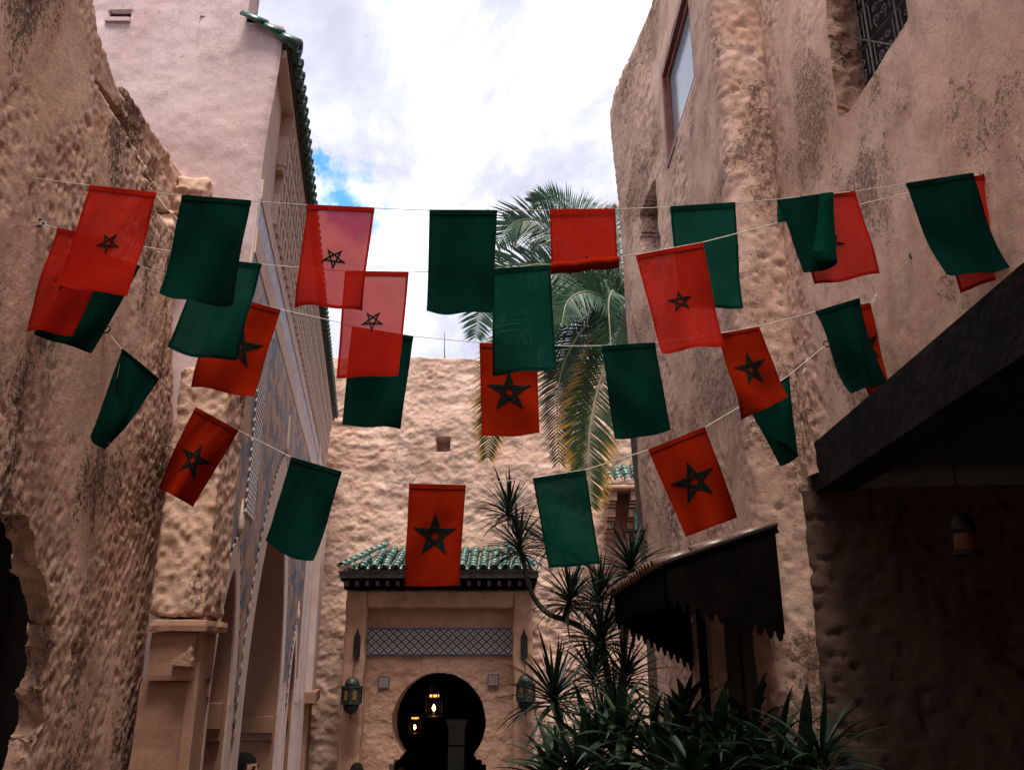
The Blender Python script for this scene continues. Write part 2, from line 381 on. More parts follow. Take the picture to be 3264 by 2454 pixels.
def tile_mat(name, a, b_, c_, worn=0.5):
    m, t, b, o = new_mat(name); v = t.tc()
    rnd = t.new('ShaderNodeObjectInfo').outputs['Random']
    off = t.new('ShaderNodeVectorMath', operation='ADD'); t.put(off.inputs[0], v)
    cmb = t.new('ShaderNodeCombineXYZ'); t.put(cmb.inputs[0], t.math('MULTIPLY', rnd, 37.0)); t.l.new(cmb.outputs[0], off.inputs[1])
    n = t.noise(off.outputs[0], 18, 6, 0.65)
    col = t.mix(rnd, a, b_); wn = t.rng(n, 0.52, 0.64)
    col = t.mix(t.math('MULTIPLY', wn, worn), col, c_)
    t.put(b.inputs['Base Color'], col); t.put(b.inputs['Roughness'], t.rng(n, 0.4, 0.7, 0.22, 0.6)); b.inputs['Specular IOR Level'].default_value = 0.6
    bp = t.new('ShaderNodeBump'); bp.inputs['Distance'].default_value = 0.006; t.put(bp.inputs['Height'], n); t.l.new(bp.outputs[0], b.inputs['Normal'])
    return m
M['tile'] = tile_mat('green_glazed_tile', (0.006, 0.045, 0.034), (0.018, 0.095, 0.072), (0.34, 0.40, 0.37), 0.75)
M['tile2'] = tile_mat('dark_green_tile', (0.008, 0.065, 0.048), (0.015, 0.10, 0.075), (0.16, 0.17, 0.14), 0.6)
M['tile3'] = tile_mat('brown_tile', (0.10, 0.05, 0.03), (0.17, 0.085, 0.05), (0.05, 0.035, 0.03), 0.5)
M['mortar'] = simple('roof_mortar', (0.14, 0.125, 0.10), 0.9, 0.3, 8, bump=0.008)

def zellige(name):
    """one square glazed tile: dark lattice, orange dots, blue flowers on white"""
    m, t, b, o = new_mat(name); g = t.new('ShaderNodeSeparateXYZ'); t.put(g.inputs[0], t.tc('Generated'))
    a = t.math('ABSOLUTE', t.math('SUBTRACT', g.outputs[0], 0.5)); c = t.math('ABSOLUTE', t.math('SUBTRACT', g.outputs[2], 0.5))
    s = t.math('ADD', a, c); outc = t.math('GREATER_THAN', s, 0.5)
    def flip(x): return t.math('ABSOLUTE', t.math('SUBTRACT', t.math('MULTIPLY', outc, 0.5), x))
    A, B = flip(a), flip(c); S = t.math('ADD', A, B)
    r = t.math('SQRT', t.math('ADD', t.math('MULTIPLY', A, A), t.math('MULTIPLY', B, B)))
    lat = t.math('GREATER_THAN', S, 0.375)
    dif = t.math('ABSOLUTE', t.math('SUBTRACT', A, B))
    pet = t.math('MULTIPLY', t.math('LESS_THAN', r, 0.235), t.math('LESS_THAN', dif, t.math('ADD', 0.035, t.math('MULTIPLY', r, 0.22))))
    pet = t.math('MAXIMUM', pet, t.math('LESS_THAN', r, 0.09))
    leaf = t.math('MULTIPLY', t.math('GREATER_THAN', r, 0.27), t.math('LESS_THAN', t.math('MINIMUM', A, B), 0.035))
    dot = t.math('LESS_THAN', t.math('ADD', t.math('ABSOLUTE', t.math('SUBTRACT', t.math('MAXIMUM', a, c), 0.5)), t.math('MINIMUM', a, c)), 0.075)
    col = t.mix(pet, (0.62, 0.58, 0.50), (0.02, 0.08, 0.24)); col = t.mix(leaf, col, (0.06, 0.12, 0.12)); col = t.mix(lat, col, (0.006, 0.018, 0.035)); col = t.mix(dot, col, (0.60, 0.27, 0.06))
    n = t.noise(t.tc(), 30, 4); col = t.mix(t.math('MULTIPLY', n, 0.3), col, (0.16, 0.13, 0.10))
    t.put(b.inputs['Base Color'], col); b.inputs['Roughness'].default_value = 0.35; return m
M['zellige'] = zellige('zellige')
def medallion():
    m, t, b, o = new_mat('painted_tile'); g = t.new('ShaderNodeSeparateXYZ'); t.put(g.inputs[0], t.tc('Generated'))
    a = t.math('ABSOLUTE', t.math('SUBTRACT', g.outputs[0], 0.5)); c = t.math('ABSOLUTE', t.math('SUBTRACT', g.outputs[2], 0.5))
    r = t.math('SQRT', t.math('ADD', t.math('MULTIPLY', a, a), t.math('MULTIPLY', c, c)))
    an = t.math('ARCTAN2', c, a)
    p = t.math('SINE', t.math('ADD', t.math('MULTIPLY', r, 30), t.math('MULTIPLY', t.math('COSINE', t.math('MULTIPLY', an, 4)), 2.2)))
    q = t.math('SINE', t.math('ADD', t.math('MULTIPLY', r, 30), t.math('MULTIPLY', t.math('COSINE', t.math('MULTIPLY', an, 12)), 2.0)))
    col = t.mix(t.rng(p, -0.2, 0.2), (0.5, 0.40, 0.32), (0.02, 0.05, 0.09)); col = t.mix(t.rng(q, 0.5, 0.8), col, (0.22, 0.05, 0.03))
    bd = t.math('GREATER_THAN', t.math('MAXIMUM', a, c), 0.445); col = t.mix(bd, col, (0.04, 0.09, 0.13))
    t.put(b.inputs['Base Color'], col); b.inputs['Roughness'].default_value = 0.4; return m
M['medallion'] = medallion()
def mosaic(name, cols, sx, dens=0.5):
    m, t, b, o = new_mat(name); v = t.tc()
    vv = t.mapping(v, (sx, sx * 0.5, sx * 0.6)); cellc = t.vor(vv, 7.0, 'F1', 1)
    sp = t.new('ShaderNodeSeparateColor'); t.put(sp.inputs[0], cellc)
    k = t.math('ADD', t.math('MULTIPLY', sp.outputs[0], 0.5), t.math('MULTIPLY', t.noise(v, 1.1, 5, 0.65), 0.9))
    zb = t.new('ShaderNodeSeparateXYZ'); t.put(zb.inputs[0], v)
    col = t.mix(t.rng(k, 0.64, 0.70), cols[0], cols[1]); col = t.mix(t.rng(k, 0.90, 0.95), col, cols[2])
    col = t.mix(t.rng(sp.outputs[1], 0.80, 0.84), col, cols[3])
    ed = t.rng(t.vor(vv, 7.0, 'DISTANCE_TO_EDGE'), 0.0, 0.05); col = t.mix(ed, tuple(x * 0.5 for x in cols[2]), col)
    t.put(b.inputs['Base Color'], col); b.inputs['Roughness'].default_value = 0.5; return m
M['mosaic'] = mosaic('blue_ochre_mosaic', [(0.15, 0.185, 0.27), (0.42, 0.235, 0.145), (0.36, 0.30, 0.31), (0.07, 0.115, 0.19)], 1.7)
M['bluebelt'] = mosaic('pale_blue_tilework', [(0.52, 0.48, 0.60), (0.40, 0.40, 0.54), (0.58, 0.53, 0.60), (0.33, 0.35, 0.48)], 4.0)
M['gap_shade'] = simple('painted_gap_shade', (0.12, 0.08, 0.062), 0.9, 0.3, 9)
M['lattice'] = simple('white_lattice', (0.50, 0.48, 0.50), 0.7, 0.1, 8)

def leaf_mat(name, a, b_, tip=None, rough=0.4):
    m, t, b, o = new_mat(name); v = t.tc(); rnd = t.new('ShaderNodeObjectInfo').outputs['Random']
    n = t.noise(v, 9, 4); col = t.mix(rnd, a, b_); col = t.mix(t.math('MULTIPLY', n, 0.5), col, tuple(x * 0.55 for x in a))
    if tip is not None:
        at = t.new('ShaderNodeAttribute'); at.attribute_name = 'tip'
        col = t.mix(t.rng(at.outputs['Fac'], 0.48, 0.92), col, tip)
    t.put(b.inputs['Base Color'], col); b.inputs['Roughness'].default_value = rough; b.inputs['Specular IOR Level'].default_value = 0.2
    tl = t.new('ShaderNodeBsdfTranslucent'); t.put(tl.inputs[0], tuple_mul(t, col, 1.3)); mx = t.new('ShaderNodeMixShader'); mx.inputs[0].default_value = 0.14
    t.l.new(b.outputs[0], mx.inputs[1]); t.l.new(tl.outputs[0], mx.inputs[2]); t.l.new(mx.outputs[0], o.inputs[0]); return m
M['frond'] = leaf_mat('palm_green', (0.016, 0.052, 0.026), (0.034, 0.092, 0.042))
M['frond_dull'] = leaf_mat('palm_greygreen', (0.028, 0.060, 0.042), (0.045, 0.085, 0.058))
M['frond_yellow'] = leaf_mat('palm_yellowing', (0.030, 0.060, 0.020), (0.040, 0.075, 0.022), (0.55, 0.30, 0.04))
M['rachis'] = simple('frond_rib', (0.16, 0.17, 0.09), 0.6, 0.2, 10)
M['drac'] = leaf_mat('dracaena_leaf', (0.007, 0.013, 0.008), (0.015, 0.026, 0.013))
M['strap'] = leaf_mat('strap_leaf', (0.005, 0.015, 0.008), (0.018, 0.040, 0.016), None, 0.5)

# ================================================================== THE SETTING
gnd = link('ground', pyd('ground', [(-60, -40, 0), (60, -40, 0), (60, 90, 0), (-60, 90, 0)], [(0, 1, 2, 3)]), M['pave']); tag(gnd, kind='structure')

# ---------------- left adobe wall
LX = -2.2
def build_left_wall():
    root = thing('adobe_wall', (LX, 3.5, 0), 'rough pitted tan adobe wall with broken stepped end, filling the left edge', 'wall')
    edge = [(270, -120), (292, 0), (307, 110), (292, 262), (372, 284), (398, 330), (412, 400), (400, 492), (446, 505), (472, 545), (488, 600), (494, 672), (548, 690), (560, 760), (556, 860), (552, 1000), (552, 1300), (556, 1650), (540, 2000), (515, 2200), (492, 2454)]
    ez, ey = [], []
    for p in edge:
        q = PX(p[0], p[1], LX); ez.append(q.z); ey.append(q.y)
    o_ = np.argsort(ez); ez = np.array(ez)[o_]; ey = np.array(ey)[o_]
    zs = np.concatenate([np.linspace(0, 1.0, 12)[:-1], np.arange(1.0, 7.6, 0.0125)])
    ye = np.interp(zs, ez, ey) + 0.02 * vnoise(np.stack([zs * 9, zs * 0, zs * 0], -1), 5) + 0.03 * vnoise(np.stack([zs * 30, zs * 0, zs * 0], -1), 6)
    us = np.concatenate([np.linspace(-12, 2.4, 40)[:-1], np.arange(2.4, 5.36, 0.0115)])
    Z = np.repeat(zs[None, :], len(us), 0); Y = np.minimum(np.repeat(us[:, None], len(zs), 1), ye[None, :])
    q = np.stack([Z * 0, Y, Z], -1)
    D = 0.02 + 0.06 * fbm(q * np.array([1, 0.9, 0.45]), 2, 1) + 0.016 * fbm(q * np.array([1, 3.2, 1.2]), 2, 2)
    rough = sstep(fbm(q * np.array([1, 1.6, 0.7]), 3, 9), -0.12, 0.18)
    D += (0.0006 + 0.0042 * rough) * 2 * fbm(q * np.array([1, 46, 34.0]), 2, 11, 0.7) + 0.002 * rough * fbm(q * np.array([1, 18, 9.0]), 2, 12)
    pits = np.clip(fbm(q * np.array([1, 42, 20.0]), 2, 21) - 0.14, 0, 1); D -= 0.055 * pits * (0.08 + rough)
    # dark hollow at the bottom left
    poly = [(-300, 1625), (20, 1640), (52, 1700), (58, 1780), (92, 1850), (112, 1980), (104, 2090), (80, 2200), (88, 2300), (56, 2380), (38, 2470), (20, 2700), (-700, 2900), (-700, 1625)]
    pl = []
    for p in poly:
        d = PX(p[0] + 30, p[1], LX); pl.append((d.y, d.z))
    Y, Z, kf, rim = snap_hole(Y, Z, pl); kf = np.concatenate([kf, np.ones((1, kf.shape[1]), bool)], 0)
    # lip round the hollow
    # rounded broken end
    de = ye[None, :] - Y
    D -= 0.12 * (1 - sstep(de, 0.0, 0.05)) ** 2
    P = np.stack([LX + D, Y, Z], -1)
    # close the end and the top
    P2 = np.concatenate([P, np.stack([np.full_like(zs, LX - 0.6), ye + 0.04, zs], -1)[None]], 0)
    part('wall_face', grid_me('adobe_wall_face', P2, kf), M['left'], root)
    part('hollow_rim', reveal_me('hollow_rim', P[rim[:, 0], rim[:, 1]], (-0.13, 0.03, 0), 10, 0.05, 44), M['left'], root)
    part('wall_core', box_me('wall_core', -4.6, -4.1, -12, 3.4, 0, 7.5), M['left'], root)
    part('hollow_shade_back', box_me('hollow_shade_back', -3.9, -3.8, 0.5, 4.6, 0, 4.0), M['dark'], root); part('hollow_shade_top', box_me('hollow_shade_top', -3.8, -2.46, 0.5, 4.6, ZC + 1.1, ZC + 1.2), M['dark'], root); part('hollow_shade_side', box_me('hollow_shade_side', -3.8, -2.36, 4.32, 4.42, 0, ZC + 1.1), M['dark'], root)  # near-black boxes painted as the shade inside the hollow
    # ledge blocks, broken remnants of plaster on the tower behind
    for (x0, y0, x1, y1, Yd) in ((292, 272, 392, 470, 4.25), (402, 497, 482, 700, 4.75), (484, 672, 556, 800, 5.0), (560, 562, 664, 630, 5.16), (500, 592, 600, 640, 5.12)):
        a = PY(x0, y1, Yd); b = PY(x1, y0, Yd)
        part('ledge_block', rough_box_me('ledge_block', a.x, b.x, Yd, 5.3, a.z - 0.1, b.z, 0.016, 0.016, 16, 0.014, int(x0)), M['left'], root, True)
    return root
build_left_wall()

# ---------------- left palace: tower face, arcade front, cornice, roof strip
FA, FB = -0.9145, -0.17
fn = Vector((1, -FB, 0)).normalized(); ft = Vector((FB, 1, 0)).normalized()
def fac(Y, Z, o=0.0): return Vector((FA + FB * Y, Y, ZC + Z)) + (fn * o if o > 0 else Vector((o * 1.014, 0, 0)))
Y0, Y1 = 5.25, 15.9
pal = thing('palace', (FA + FB * 5.25, 5.25, 0), 'pink plastered palace with blue tiled arcade, honeycomb cornice and green tile eave', 'building')

def tower():
    xs = np.arange(-4.2, FA + FB * 5.25 + 0.001, 0.015); zs = np.concatenate([np.arange(0, 2.6, 0.1), np.arange(2.6, ZC + 5.6, 0.015)])
    xs[-1] = FA + FB * 5.25
    X, Z = np.meshgrid(xs, zs, indexing='ij'); q = np.stack([X, Z * 0, Z], -1)
    D = 0.010 * 2 * fbm(q * np.array([2.5, 1, 2.5]), 4, 51) + 0.004 * fbm(q * np.array([12, 1, 12]), 3, 52)
    e = (FA + FB * 5.25) - X; D = D - 0.02 * (1 - sstep(e, 0, 0.05)) ** 2
    flare = 0.05 * sstep(Z, ZC + 3.3, ZC + 4.5) * sstep(-e, -0.35, 0)
    # vent slot
    a = PY(341, 62, 5.25); b = PY(419, 36, 5.25); hole = (X > a.x) & (X < b.x) & (Z > a.z) & (Z < b.z)
    D = np.where(hole, -0.6, D)
    xe = FA + FB * 5.25 - 0.235 + 0.012 * vnoise(q * 9, 55); Xs = np.where(Z > ZC + 4.63, np.minimum(X, xe), X)
    P = np.stack([Xs + flare * (Z <= ZC + 4.63), 5.25 - D, Z], -1)
    part('tower_wall', grid_me('tower_wall', P), M['pink'], pal)
    part('vent_shade_plug', box_me('vent_shade_plug', a.x + 0.004, b.x - 0.004, 5.285, 5.33, a.z, b.z), M['dark'], pal)  # near-black plug painting in the shade of the slot
    part('vent_lip', rough_box_me('vent_lip', a.x - 0.01, b.x + 0.01, 5.225, 5.40, a.z - 0.035, a.z + 0.004, 0.03, 0.004, 9, 0.008), M['pink'], pal)
    # upper tower set back above the tile strip
    part('tower_top', rough_box_me('tower_top', -2.6, FA + FB * 5.25 - 0.24, 5.275, 5.50, ZC + 4.6, ZC + 5.6, 0.06, 0.010, 3, 0.02), M['pink'], pal, True)
    bmA = bmesh.new(); A = [fac(5.3, 4.45, -0.29), fac(15.9, 4.45, -0.29), fac(15.9, 4.70, -0.29), fac(5.3, 4.70, -0.29)]
    part('parapet', pyd('parapet', A + [p - fn * 0.3 for p in A], [(0, 1, 2, 3), (7, 6, 5, 4), (3, 2, 6, 7), (1, 5, 6, 2)]), M['pink'], pal)
tower()

ARCH = [dict(y1=5.33, y2=6.14, zs=-0.30, ya=5.80, za=0.58, w=0.20), dict(y1=6.88, y2=9.85, zs=-0.62, ya=8.40, za=1.60, w=0.36), dict(y1=11.15, y2=11.95, zs=-0.62, ya=11.58, za=0.22, w=0.22)]
def arch_curve(a, off=0.0, n=22):
    """right-hand side list of (Y, Z) from left spring over the apex to the right spring"""
    L, Rr = [], []
    za = a['za'] + off * 1.05
    for k in range(n + 1):
        t = k / n; hw = (1 - t ** 2.1) ** 0.78; z = a['zs'] + (za - a['zs']) * t
        L.append((a['ya'] - (a['ya'] - a['y1'] + off) * hw, z)); Rr.append((a['ya'] + (a['y2'] - a['ya'] + off) * hw, z))
    return L + Rr[::-1][1:]
def zlow(Y, off, base):
    for a in ARCH:
        l, r = a['y1'] - off, a['y2'] + off
        if l < Y < r:
            h = (a['ya'] - Y) / (a['ya'] - l) if Y < a['ya'] else (Y - a['ya']) / (r - a['ya'])
            t = max(0.0, 1 - h ** (1 / 0.78)) ** (1 / 2.1)
            return a['zs'] + (a['za'] + off * 1.05 - a['zs']) * t
    return base
def strip_me(name, ys, lo, hi, o0, o1):
    vs_, fs = [], []
    for i, y in enumerate(ys): vs_ += [fac(y, lo[i], o0), fac(y, hi[i], o0), fac(y, lo[i], o1), fac(y, hi[i], o1)]
    for i in range(len(ys) - 1):
        a, b = 4 * i, 4 * i + 4
        fs += [(a, b, b + 1, a + 1), (a + 2, a + 3, b + 3, b + 2), (a, a + 2, b + 2, b), (a + 1, b + 1, b + 3, a + 3)]
    fs += [(0, 1, 3, 2), (4 * len(ys) - 4, 4 * len(ys) - 2, 4 * len(ys) - 1, 4 * len(ys) - 3)]
    return pyd(name, vs_, fs)
def fbox(name, ya, yb, za, zb, o0, o1, mat, parent=pal):
    return part(name, strip_me(name, [ya, yb], [za, za], [zb, zb], o0, o1), mat, parent)
def facade():
    ys = sorted(set(list(np.arange(5.26, Y1, 0.1)) + [a[k] + d for a in ARCH for k in ('y1', 'y2') for d in (-1e-3, 1e-3)] + [y for a in ARCH for y, z in arch_curve(a, 0.0, 40)] + [Y1]))
    part('arcade_wall', strip_me('arcade_wall', ys, [zlow(y, 0, -2.75) for y in ys], [3.26] * len(ys), 0.0, -1.3), M['cream'], pal)
    fbox('corner_strip', 4.97, 5.255, -2.75, 0.22, -0.06, 0.0, M['smooth'])
    ym = sorted(set(list(np.arange(5.27, 12.5, 0.04)) + [a['y1'] - a['w'] + d for a in ARCH for d in (-1e-3, 1e-3)] + [a['y2'] + a['w'] + d for a in ARCH for d in (-1e-3, 1e-3)]))
    ym = [y for y in ym if y >= 5.27]
    part('mosaic_panel', strip_me('mosaic_panel', ym, [zlow(y, a_w(y), -0.28) for y in ym], [2.69] * len(ym), -0.01, 0.010), M['mosaic'], pal)
    for a in ARCH:
        ins = arch_curve(a, 0.0); outc = arch_curve(a, a['w'])
        ins = [(a['y1'], -2.75)] + ins + [(a['y2'], -2.75)]; outc = [(a['y1'] - a['w'] * 0.55, -2.75)] + outc + [(a['y2'] + a['w'] * 0.55, -2.75)]
        outc = [(max(y, 5.262), z) for y, z in outc]
        vs_, fs = [], []
        for p, q in zip(ins, outc): vs_ += [fac(p[0], p[1], -0.05), fac(p[0], p[1], 0.013), fac(q[0], q[1], 0.015), fac(q[0], q[1], -0.05)]
        for i in range(len(ins) - 1):
            k = 4 * i; fs += [(k, k + 4, k + 5, k + 1), (k + 1, k + 5, k + 6, k + 2), (k + 2, k + 6, k + 7, k + 3)]
        av = part('archivolt', pyd('archivolt', vs_, fs), M['cream'], pal)
        # toothed outer edge: dark raised blocks paint in the shade of the gaps
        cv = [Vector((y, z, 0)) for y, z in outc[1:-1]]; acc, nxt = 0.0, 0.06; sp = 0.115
        gap_shade = box_me('gap_shade', -0.018, 0.018, -0.01, 0.0185, -0.030, 0.002, 0.002)
        gap_shade.materials.append(M['gap_shade'])
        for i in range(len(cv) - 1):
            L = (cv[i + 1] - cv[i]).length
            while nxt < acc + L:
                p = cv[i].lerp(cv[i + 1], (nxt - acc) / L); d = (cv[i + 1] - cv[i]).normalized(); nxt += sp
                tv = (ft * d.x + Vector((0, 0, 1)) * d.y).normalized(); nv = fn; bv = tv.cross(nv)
                o = bpy.data.objects.new('gap_shade', gap_shade); C.objects.link(o); o.parent = av
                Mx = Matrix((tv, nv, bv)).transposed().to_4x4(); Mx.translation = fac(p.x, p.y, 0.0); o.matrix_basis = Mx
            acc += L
        fin = fac(a['ya'], a['za'] + a['w'] * 1.05, 0.02); h = 0.42 if a['w'] > 0.3 else 0.26
        part('finial', lathe_me('finial', [(0.004, 0), (0.03, 0.05), (0.022, 0.12), (0.012, h * 0.6), (0.003, h)], 8, fin), M['cream'], pal, True)
        # deep reveal of the opening
        cv2 = [(a['y1'] + 0.008, -2.75)] + arch_curve(a, -0.008, 40) + [(a['y2'] - 0.008, -2.75)]; vs_, fs = [], []
        for y, z in cv2: vs_ += [fac(y, z, 0.0), fac(y, z, -1.3)]
        for i in range(len(cv2) - 1): fs.append((2 * i, 2 * i + 1, 2 * i + 3, 2 * i + 2))
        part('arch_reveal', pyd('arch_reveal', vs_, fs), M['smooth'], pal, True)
        zi = a['zs']
        for yy, sg in ((a['y2'], -1), (a['y1'], 1)):
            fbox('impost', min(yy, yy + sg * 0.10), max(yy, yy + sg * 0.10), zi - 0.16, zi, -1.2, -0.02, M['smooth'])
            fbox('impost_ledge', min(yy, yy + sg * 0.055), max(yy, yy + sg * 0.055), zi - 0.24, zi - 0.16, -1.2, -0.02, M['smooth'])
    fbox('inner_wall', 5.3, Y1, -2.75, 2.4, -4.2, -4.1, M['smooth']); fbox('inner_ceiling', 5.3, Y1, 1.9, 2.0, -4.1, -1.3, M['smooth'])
    # horizontal bands
    fbox('cream_band', 5.27, 14.0, 2.69, 2.89, -0.01, 0.016, M['cream']); fbox('blue_band', 5.27, 13.6, 2.89, 3.11, -0.01, 0.012, M['bluebelt'])
    fbox('cream_band', 5.27, 15.2, 3.11, 3.27, -0.01, 0.020, M['cream'])
    # vertical frame at the far end
    fbox('frame_stripe', 12.55, 12.85, -0.6, 2.69, -0.01, 0.03, M['cream']); fbox('frame_stripe', 12.85, 13.25, -0.6, 2.89, -0.01, 0.012, M['bluebelt']); fbox('frame_stripe', 13.25, 13.6, -0.6, 3.3, -0.01, 0.045, M['cream'])
    # end pilaster with capital
    fbox('end_pilaster', 14.6, 15.9, -0.55, 3.2, -0.01, 0.10, M['cream']); fbox('capital', 14.5, 16.0, -0.72, -0.55, -0.01, 0.18, M['smooth']); fbox('end_pilaster', 14.7, 15.9, -2.75, -0.72, -0.01, 0.06, M['smooth'])
    # lattice screen on the mosaic
    fr = fbox('lattice_screen', 5.92, 6.42, 0.96, 2.47, 0.010, 0.014, M['mosaic'])
    bm = bmesh.new(); n = 0
    for k in range(-10, 34):
        for sg in (1, -1):
            za = 0.98 + k * 0.075; zb = za + sg * 0.5 * 1.0
            t0, t1 = 0.0, 1.0
            for lim, sgn in ((0.98, 1), (2.45, -1)):
                f0, f1 = (za - lim) * sgn, (zb - lim) * sgn
                if f0 < 0 and f1 < 0: t1 = -1; break
                if f0 < 0: t0 = max(t0, f0 / (f0 - f1))
                if f1 < 0: t1 = min(t1, f0 / (f0 - f1))
            if t1 - t0 < 0.02: continue
            add_tube(bm, [fac(5.94 + 0.46 * t, za + (zb - za) * t, 0.020) for t in (t0, t1)], 0.008, 4)
    o = part('lattice_bars', bm_mesh('lattice_bars', bm), M['lattice'], fr); o['kind'] = 'stuff'
def a_w(y):
    for a in ARCH:
        if a['y1'] - a['w'] < y < a['y2'] + a['w']: return a['w']
    return 0.0
facade()

def cornice():
    fbox('cornice_back', 5.27, Y1, 3.26, 4.45, -1.3, -0.30, M['niche']); fbox('cornice_end', 5.262, 5.92, 3.262, 4.42, -0.30, 0.0, M['cream']); fbox('cornice_end', 15.45, Y1, 3.262, 4.42, -0.30, 0.0, M['cream'])
    fbox('cornice_top', 5.30, 15.7, 4.36, 4.43, -0.11, 0.085, M['cream'])
    # niche: an arched hood over a hollow
    bm = bmesh.new(); W, H, D = 0.094, 0.27, 0.045; arc = []
    for k in range(7):
        an = math.pi * k / 6; arc.append((-0.064 * math.cos(an), 0.13 + 0.085 * math.sin(an)))
    outer = [(-W, 0.0), (-W, H * 0.55), (-W, H), (0, H), (W, H), (W, H * 0.55), (W, 0.0)]; inner = [(-0.064, 0.0)] + arc[1:6] + [(0.064, 0.0)]
    V = []
    for (a, b) in outer: V.append((bm.verts.new((a, D, b)), bm.verts.new((a, -0.295, b))))
    Wv = []
    for (a, b) in inner: Wv.append((bm.verts.new((a, D, b)), bm.verts.new((a, -0.295, b))))
    for i in range(6):
        bm.faces.new((V[i][0], V[i + 1][0], Wv[i + 1][0], Wv[i][0])); bm.faces.new((V[i][0], V[i][1], V[i + 1][1], V[i + 1][0])); bm.faces.new((Wv[i][0], Wv[i + 1][0], Wv[i + 1][1], Wv[i][1]))
    bm.faces.new((V[0][0], Wv[0][0], Wv[0][1], V[0][1])); bm.faces.new((V[6][0], V[6][1], Wv[6][1], Wv[6][0]))
    me = bm_mesh('cornice_niche', bm); me.materials.append(M['niche'])
    zv = Vector((0, 0, 1))
    for r in range(4):
        y = 6.02 + (0.10 if r % 2 else 0.0)
        while y < 15.4:
            o = bpy.data.objects.new('cornice_niche', me); C.objects.link(o)
            Mx = Matrix((ft, fn, zv)).transposed().to_4x4(); Mx.translation = fac(y, 3.275 + 0.27 * r, 0.0 + 0.013 * r); o.parent = pal; o.matrix_parent_inverse = Matrix.Translation(pal.location).inverted(); o.matrix_basis = Mx
            y += 0.20
    # backing steps so each row stands on the one below
    for r in range(1, 4): fbox('cornice_step', 5.93, 15.44, 3.275 + 0.27 * r - 0.045, 3.275 + 0.27 * r - 0.003, -0.118, 0.03 + 0.013 * r, M['niche'])
cornice()

def half_tile(name, L, R0, R1, th, n=6):
    """barrel tile along +Y, hollow side down; R0 at the upper end, R1 at the lower (+Y) end"""
    bm = bmesh.new(); rows = []
    for (y, r) in ((0, R0), (L, R1)):
        o = [bm.verts.new((-r * math.cos(math.pi * k / n), y, r * math.sin(math.pi * k / n))) for k in range(n + 1)]
        i = [bm.verts.new((-(r - th) * math.cos(math.pi * k / n), y, (r - th) * math.sin(math.pi * k / n))) for k in range(n + 1)]
        rows.append((o, i))
    (o0, i0), (o1, i1) = rows
    for k in range(n):
        f = bm.faces.new((o0[k], o1[k], o1[k + 1], o0[k + 1])); f.smooth = True
        f = bm.faces.new((i0[k], i0[k + 1], i1[k + 1], i1[k])); f.smooth = True
        bm.faces.new((o0[k], o0[k + 1], i0[k + 1], i0[k])); bm.faces.new((o1[k], i1[k], i1[k + 1], o1[k + 1]))
    bm.faces.new((o0[0], i0[0], i1[0], o1[0])); bm.faces.new((o0[n], o1[n], i1[n], i0[n]))
    return bm_mesh(name, bm)
def place(name, me, parent, origin, xax, yax, zax, jit=0.0):
    o = bpy.data.objects.new(name, me); C.objects.link(o)
    Mx = Matrix((xax, yax, zax)).transposed().to_4x4()
    if jit: Mx = Mx @ Matrix.Rotation(random.uniform(-jit, jit), 4, 'Z') @ Matrix.Rotation(random.uniform(-jit, jit) * 0.6, 4, 'X')
    Mx.translation = origin
    if parent is not None:
        o.parent = parent
        if parent.type == 'EMPTY': o.matrix_parent_inverse = Matrix.Translation(parent.location).inverted()
    o.matrix_basis = Mx; return o
def palace_roof():
    top, low = (-0.28, 4.665), (0.13, 4.475)
    sl = Vector((low[0] - top[0], low[1] - top[1])); L = sl.length; sl.normalize()
    dv = (fn * sl.x + Vector((0, 0, 1)) * sl.y).normalized(); zx = ft.cross(dv) * -1
    if zx.z < 0: zx = -zx
    xx = dv.cross(zx)
    me = half_tile('roof_tile', L / 3 + 0.035, 0.056, 0.066, 0.013); me.materials.append(M['tile2'])
    pts = [fac(5.31, top[1] - 0.02, top[0]), fac(15.9, top[1] - 0.02, top[0]), fac(15.9, low[1] - 0.02, low[0] - 0.02), fac(5.31, low[1] - 0.02, low[0] - 0.02)]
    part('roof_bed', pyd('roof_bed', pts + [p - Vector((0, 0, 0.03)) for p in pts], [(0, 1, 2, 3), (4, 7, 6, 5), (3, 2, 6, 7), (0, 3, 7, 4)]), M['mortar'], pal)
    y = 5.33
    while y < 15.8:
        for k in range(3):
            p = fac(y, 0, 0); base = fac(y, top[1] + 0.012 * (2 - k) * 0.6, top[0]) + dv * (L / 3 * k)
            place('roof_tile', me, pal, base + zx * (0.012 if k else 0.0), xx, dv, zx, 0.04)
        y += 0.155
    rake = half_tile('rake_tile', L / 3 + 0.04, 0.085, 0.095, 0.016); rake.materials.append(M['tile2'])
    for k in range(3): place('rake_tile', rake, pal, fac(5.235, top[1] - 0.045, top[0]) + dv * (L / 3 * k) + zx * (0.010 * (2 - k)), xx, dv, zx, 0.03)
    pan = half_tile('pan_tile', 0.20, 0.045, 0.050, 0.010); pan.materials.append(M['tile2'])
    y = 5.19 + 0.0775
    while y < 15.8:
        place('pan_tile', pan, pal, fac(y, low[1] + 0.045, low[0] - 0.13) + zx * 0.02, -xx, dv, -zx, 0.03); y += 0.155
    fbox('gutter_board', 5.27, 15.8, 4.435, 4.475, -0.02, 0.118, M['gutter'])
palace_roof()

